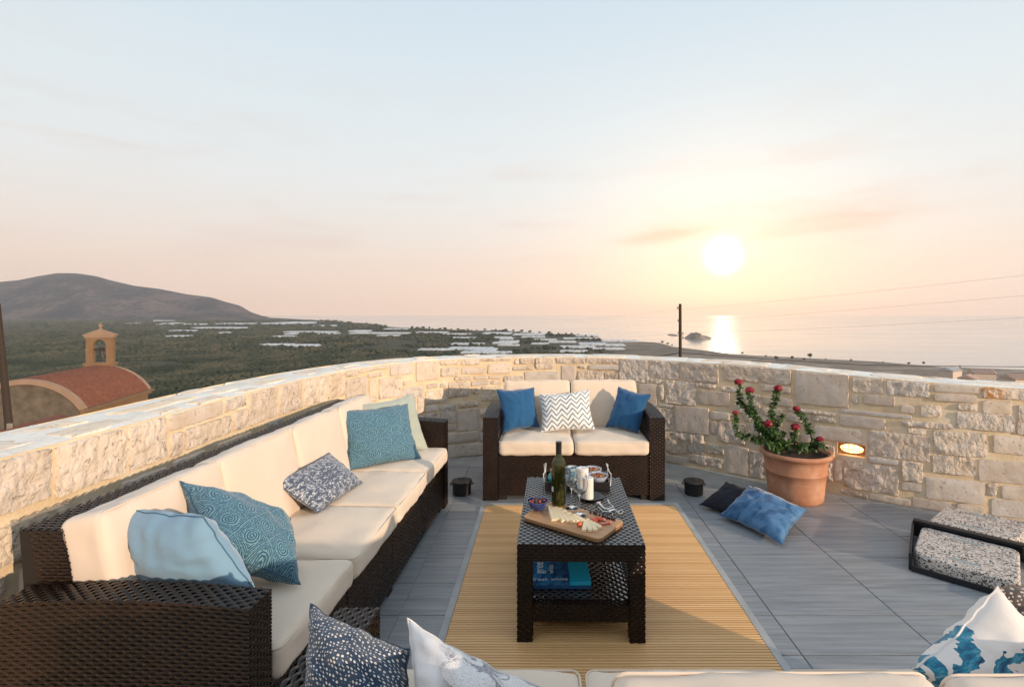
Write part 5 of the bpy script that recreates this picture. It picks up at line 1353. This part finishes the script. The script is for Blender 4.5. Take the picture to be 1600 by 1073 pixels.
BR = [([(215,170),(228,280),(232,370),(300,430),(385,530),(450,610),(560,740),(600,830)], 1, .10), ([(325,250),(335,350),(352,470),(420,545),(490,640),(590,790)], 1, .0),
      ([(605,232),(582,320),(550,430),(530,520),(560,620),(610,800)], 1, .06), ([(180,470),(172,560),(222,690),(335,705),(450,740),(560,810)], .6, -.02),
      ([(508,580),(560,660),(620,740),(645,820)], 1, -.10), ([(785,430),(840,500),(900,590),(925,670),(935,750),(880,830)], .8, .02), ([(775,610),(765,700),(770,820)], 1, -.06),
      ([(1015,730),(940,775),(840,830)], .8, -.04), ([(645,480),(600,560),(560,660),(590,780)], 0, .04), ([(1065,790),(960,800),(850,835)], 0, -.08), ([(700,740),(690,790),(680,840)], 0, -.05),
      ([(380,600),(470,650),(560,760)], 0, .02), ([(480,760),(560,790),(620,840)], 0, -.12), ([(880,780),(840,800),(800,840)], 0, -.1), ([(660,650),(640,700),(630,800)], 0, .0)]
fol = MB()
for bi, (pts, fl, dy) in enumerate(BR):
    W_ = [wp(1120+x/6.31, 570+y/6.31, PC.y+dy*(1-i/(len(pts)-1))*1.0)-PC for i, (x, y) in enumerate(pts)]
    D = []
    for a, c in zip(W_[:-1], W_[1:]):
        for k in range(6): D.append(a.lerp(c, k/6))
    D.append(W_[-1]); b = MB(); b.tube(D, [.003+.004*i/len(D) for i in range(len(D))], 6); b.obj('stem', M['plant_stem'], plant)
    tot = sum((c-a).length for a, c in zip(D[:-1], D[1:])); nl = int(tot/.0019)
    for k in range(nl):
        q_ = rp_.uniform(.02, .93)*(len(D)-1); i0 = int(q_)
        if bi == 5 and .62 < q_/(len(D)-1) < .85: continue
        c0 = D[i0].lerp(D[min(i0+1, len(D)-1)], q_-i0)
        ax = (D[max(0, i0-1)]-D[min(i0+1, len(D)-1)]); ax.normalize()
        out = Vector((rp_.gauss(0,1), rp_.gauss(0,1), rp_.gauss(0,1))); out -= ax*out.dot(ax); out.normalize()
        d_ = (out*.9+ax*rp_.uniform(-.2,.7)+Vector((0,0,-.25))).normalized(); ln = rp_.uniform(.022,.044); wd = ln*.33
        sd_ = d_.cross(Vector((rp_.gauss(0,.4), rp_.gauss(0,.4), 1))).normalized()*wd; st = c0+out*.003; nn2 = d_.cross(sd_).normalized()*wd*.35
        m1 = st+d_*ln*.45
        fol.add([st, m1+sd_+nn2, st+d_*ln-Vector((0,0,ln*.18)), m1-sd_+nn2, m1], [(0,1,4),(1,2,4),(0,4,3),(4,2,3)])
    if fl:
        b = MB(); c0 = D[0]; R0 = .026*(fl if fl < 1 else 1.05)
        for k in range(230):
            d_ = Vector((rp_.gauss(0,1), rp_.gauss(0,1), rp_.gauss(0,1)+.5)).normalized(); p = c0+Vector((d_.x*R0*1.15, d_.y*R0*1.15, d_.z*R0*.85))*rp_.uniform(.6,1.05)
            a = d_.orthogonal().normalized(); a.rotate(Matrix.Rotation(rp_.uniform(0,6), 3, d_)); c_ = d_.cross(a); s_ = .0072
            b.add([p-a*s_, p+c_*s_*.8+d_*.002, p+a*s_+d_*.003, p-c_*s_*.8], [(0,1,2,3)])
        b.obj('flower_head', M['petal'], plant, smooth=False)
tag(fol.obj('foliage', M['plant_leaf'], plant, smooth=False), kind='stuff')

# wall light in its niche
um = (nu0+nu1)/2; lp = wall_p(um); ln_ = wall_n(um); ang_w = math.atan2(-ln_.x, ln_.y)+math.pi
wlx = thing('wall_light', 'lit oval bulkhead lamp with a wire cage set in a niche of the stone wall', 'wall light', (lp.x-ln_.x*.068, lp.y-ln_.y*.068, (nv0+nv1)/2), math.atan2(ln_.y, ln_.x)-math.pi/2+math.pi)
nw, nh = (nu1-nu0), (nv1-nv0)
t = NT('lamp_glow'); t.b.inputs['Base Color'].default_value = (.9,.7,.45,1); t.b.inputs['Emission Color'].default_value = (1,.52,.20,1); t.b.inputs['Emission Strength'].default_value = 4.2; M['lamp_glow'] = t.m
simple('lamp_bronze', (.30,.14,.06), .5)
def oval(b, a, c, y0, y1, n=28, s1=1.0):
    vs = [(a*math.cos(2*math.pi*k/n)*s, y, c*math.sin(2*math.pi*k/n)*s) for (y, s) in ((y0, 1), (y1, s1)) for k in range(n)]
    b.add(vs, [tuple(range(n)), tuple(range(n, 2*n))[::-1]]+[(k, n+k, n+(k+1)%n, (k+1)%n) for k in range(n)])
b = MB(); oval(b, nw*.48, nh*.40, 0, -.018); b.obj('housing', M['lamp_bronze'], wlx)
b = MB(); prev = None
for k in range(6):
    a0 = math.pi/2*k/6; a1 = math.pi/2*(k+1)/6
    vs = []; n = 28
    for a in (a0, a1): vs += [(nw*.42*math.cos(a)*math.cos(2*math.pi*i/n), -.018-.040*math.sin(a), nh*.34*math.cos(a)*math.sin(2*math.pi*i/n)) for i in range(n)]
    b.add(vs, [(i, n+i, n+(i+1)%n, (i+1)%n) for i in range(n)])
b.obj('glass', M['lamp_glow'], wlx)
for x in (-.30, -.10, .10, .30):
    b = MB(); hh = nh*.40*math.sqrt(max(.1, 1-(x/.48)**2)); b.tube([(x*nw,-.014,-hh),(x*nw,-.055,-hh*.7),(x*nw,-.064,0),(x*nw,-.055,hh*.7),(x*nw,-.014,hh)], .0022, 5); b.obj('cage_bar', M['lamp_bronze'], wlx)
b = MB(); b.tube([(-nw*.47,-.014,0),(-nw*.40,-.05,0),(0,-.066,0),(nw*.40,-.05,0),(nw*.47,-.014,0)], .0022, 5); b.obj('cage_bar', M['lamp_bronze'], wlx)

# parasol base: black steel cross holding exposed aggregate slabs
t = NT('aggregate'); v = t.tc(); vo = t.voro(v, 150, 'F1', 'Color'); s = t.N('ShaderNodeSeparateXYZ'); t.l.new(vo, s.inputs[0]); dd = t.voro(v, 150)
c = t.ramp(s.outputs[0], [(0,(.06,.05,.045)),(.16,(.10,.08,.07)),(.22,(.52,.43,.38)),(.5,(.70,.61,.55)),(.8,(.80,.75,.70)),(1,(.40,.29,.24))], 'CONSTANT')
M['aggregate'] = t.out(c, .8, t.bump(t.math('MULTIPLY', dd, -1), .8, .006)); simple('slab_grip', (.32,.36,.36), .5); simple('black_steel', (.012,.013,.016), .45, .1, 200)
um_ = thing('parasol_base', 'black steel cross frame of a parasol stand lying on the tiles at the right edge', 'parasol base', (0,0,0))
def slab(C, label, cut):
    C = [Vector((*c, 0)) for c in C]; cen = sum(C, Vector())/4; root = thing('ballast_slab', label, 'concrete slab', cen, 0, 'concrete slabs in the parasol stand')
    P = []
    for i in range(4):
        p, a, c = C[i]-cen, C[i-1]-cen, C[(i+1)%4]-cen; r_ = .11 if i == cut else .035
        d1, d2 = (a-p).normalized()*r_, (c-p).normalized()*r_
        for k in range(6): q_ = k/5; P.append(p+d1*(1-q_)**2+d2*q_**2+(d1+d2)*0)
    n = len(P); b = MB(); rings = [(1,.003),(1,.066),(.985,.076),(.955,.082)]
    vs = [(x.x*s_, x.y*s_, z) for s_, z in rings for x in P]
    b.add(vs, [tuple(range(n))[::-1], tuple(range(3*n, 4*n))]+[(r_*n+k, r_*n+(k+1)%n, (r_+1)*n+(k+1)%n, (r_+1)*n+k) for r_ in range(3) for k in range(n)])
    b.obj('slab', M['aggregate'], root, sharp=30)
    for gx in (-1, 1):
        d1 = (C[1]-C[0]).normalized(); b = MB(); o_ = (C[3]-C[0])*.32*gx
        b.tube([o_-d1*.06+Vector((0,0,.085)), o_+d1*.06+Vector((0,0,.085))], [.017,.017], 12); b.v = [(x, y, .0815+(z-.085)*.15) for x, y, z in b.v]; b.obj('grip_hole', M['slab_grip'], root)
slab([(1.975,2.76),(2.28,2.455),(2.595,2.80),(2.285,3.11)], 'nearer speckled concrete slab with rounded edges in the black frame', 0)
slab([(2.375,3.185),(2.685,2.895),(2.985,3.16),(2.69,3.435)], 'farther speckled concrete slab between the black frame and the wall', 1)
def bar(a, c, w_, z0, z1, name):
    a, c = Vector((*a,0)), Vector((*c,0)); d_ = (c-a).normalized(); s_ = Vector((-d_.y, d_.x, 0))*w_/2; b = MB()
    P = [a-s_, c-s_, c+s_, a+s_]; b.add([(p.x,p.y,z0) for p in P]+[(p.x,p.y,z1) for p in P], [(0,3,2,1),(4,5,6,7),(0,1,5,4),(1,2,6,5),(2,3,7,6),(3,0,4,7)]); return b.obj(name, M['black_steel'], um_, smooth=False)
hub = (2.965, 2.51)
bar((2.275,3.165), hub, .045, .084, .102, 'cross_arm'); bar((2.275,3.165),(2.655,2.82), .006, .0, .083, 'arm_flange')
bar((1.955,2.745),(2.262,3.15), .012, .002, .090, 'edge_rail'); bar((1.955,2.735),(2.275,2.425), .012, .002, .030, 'edge_rail'); bar((2.36,2.36),(2.93,2.98), .05, .006, .10, 'cross_arm') if 0 else None
bar((2.235,2.41),(2.62,1.98), .10, .004, .05, 'cross_arm'); bar((2.60,2.77),(2.66,2.80), .03, .05, .10, 'bracket')
bar((3.0,3.18),(3.03,2.90), .03, .004, .10, 'edge_rail')
b = MB(); b.tube([(2.70,2.80,.115),(3.05,2.62,.125)], .022, 12); b.obj('mast_arm', M['black_steel'], um_)
b = MB(); b.lathe([(0,.09),(.07,.09),(.07,.12),(.045,.13),(.045,.30),(.0,.30)], 24, (hub[0], hub[1], 0)); b.obj('socket', M['black_steel'], um_)

# ================================================================ HAZE
b = MB(); b.box(-12950, -1400, SEA-5.5-1, 12950, 7450, 520)
t = bpy.data.materials.new('haze'); t.use_nodes = True; nt = t.node_tree; nt.nodes.clear(); out_ = nt.nodes.new('ShaderNodeOutputMaterial'); pv = nt.nodes.new('ShaderNodeVolumePrincipled')
pv.inputs['Color'].default_value = (.955,.955,.985,1); pv.inputs['Density'].default_value = 5.2e-5; pv.inputs['Anisotropy'].default_value = .2; nt.links.new(pv.outputs[0], out_.inputs['Volume'])
HAZE = True
if HAZE: tag(b.obj('haze', t, smooth=False), kind='stuff')
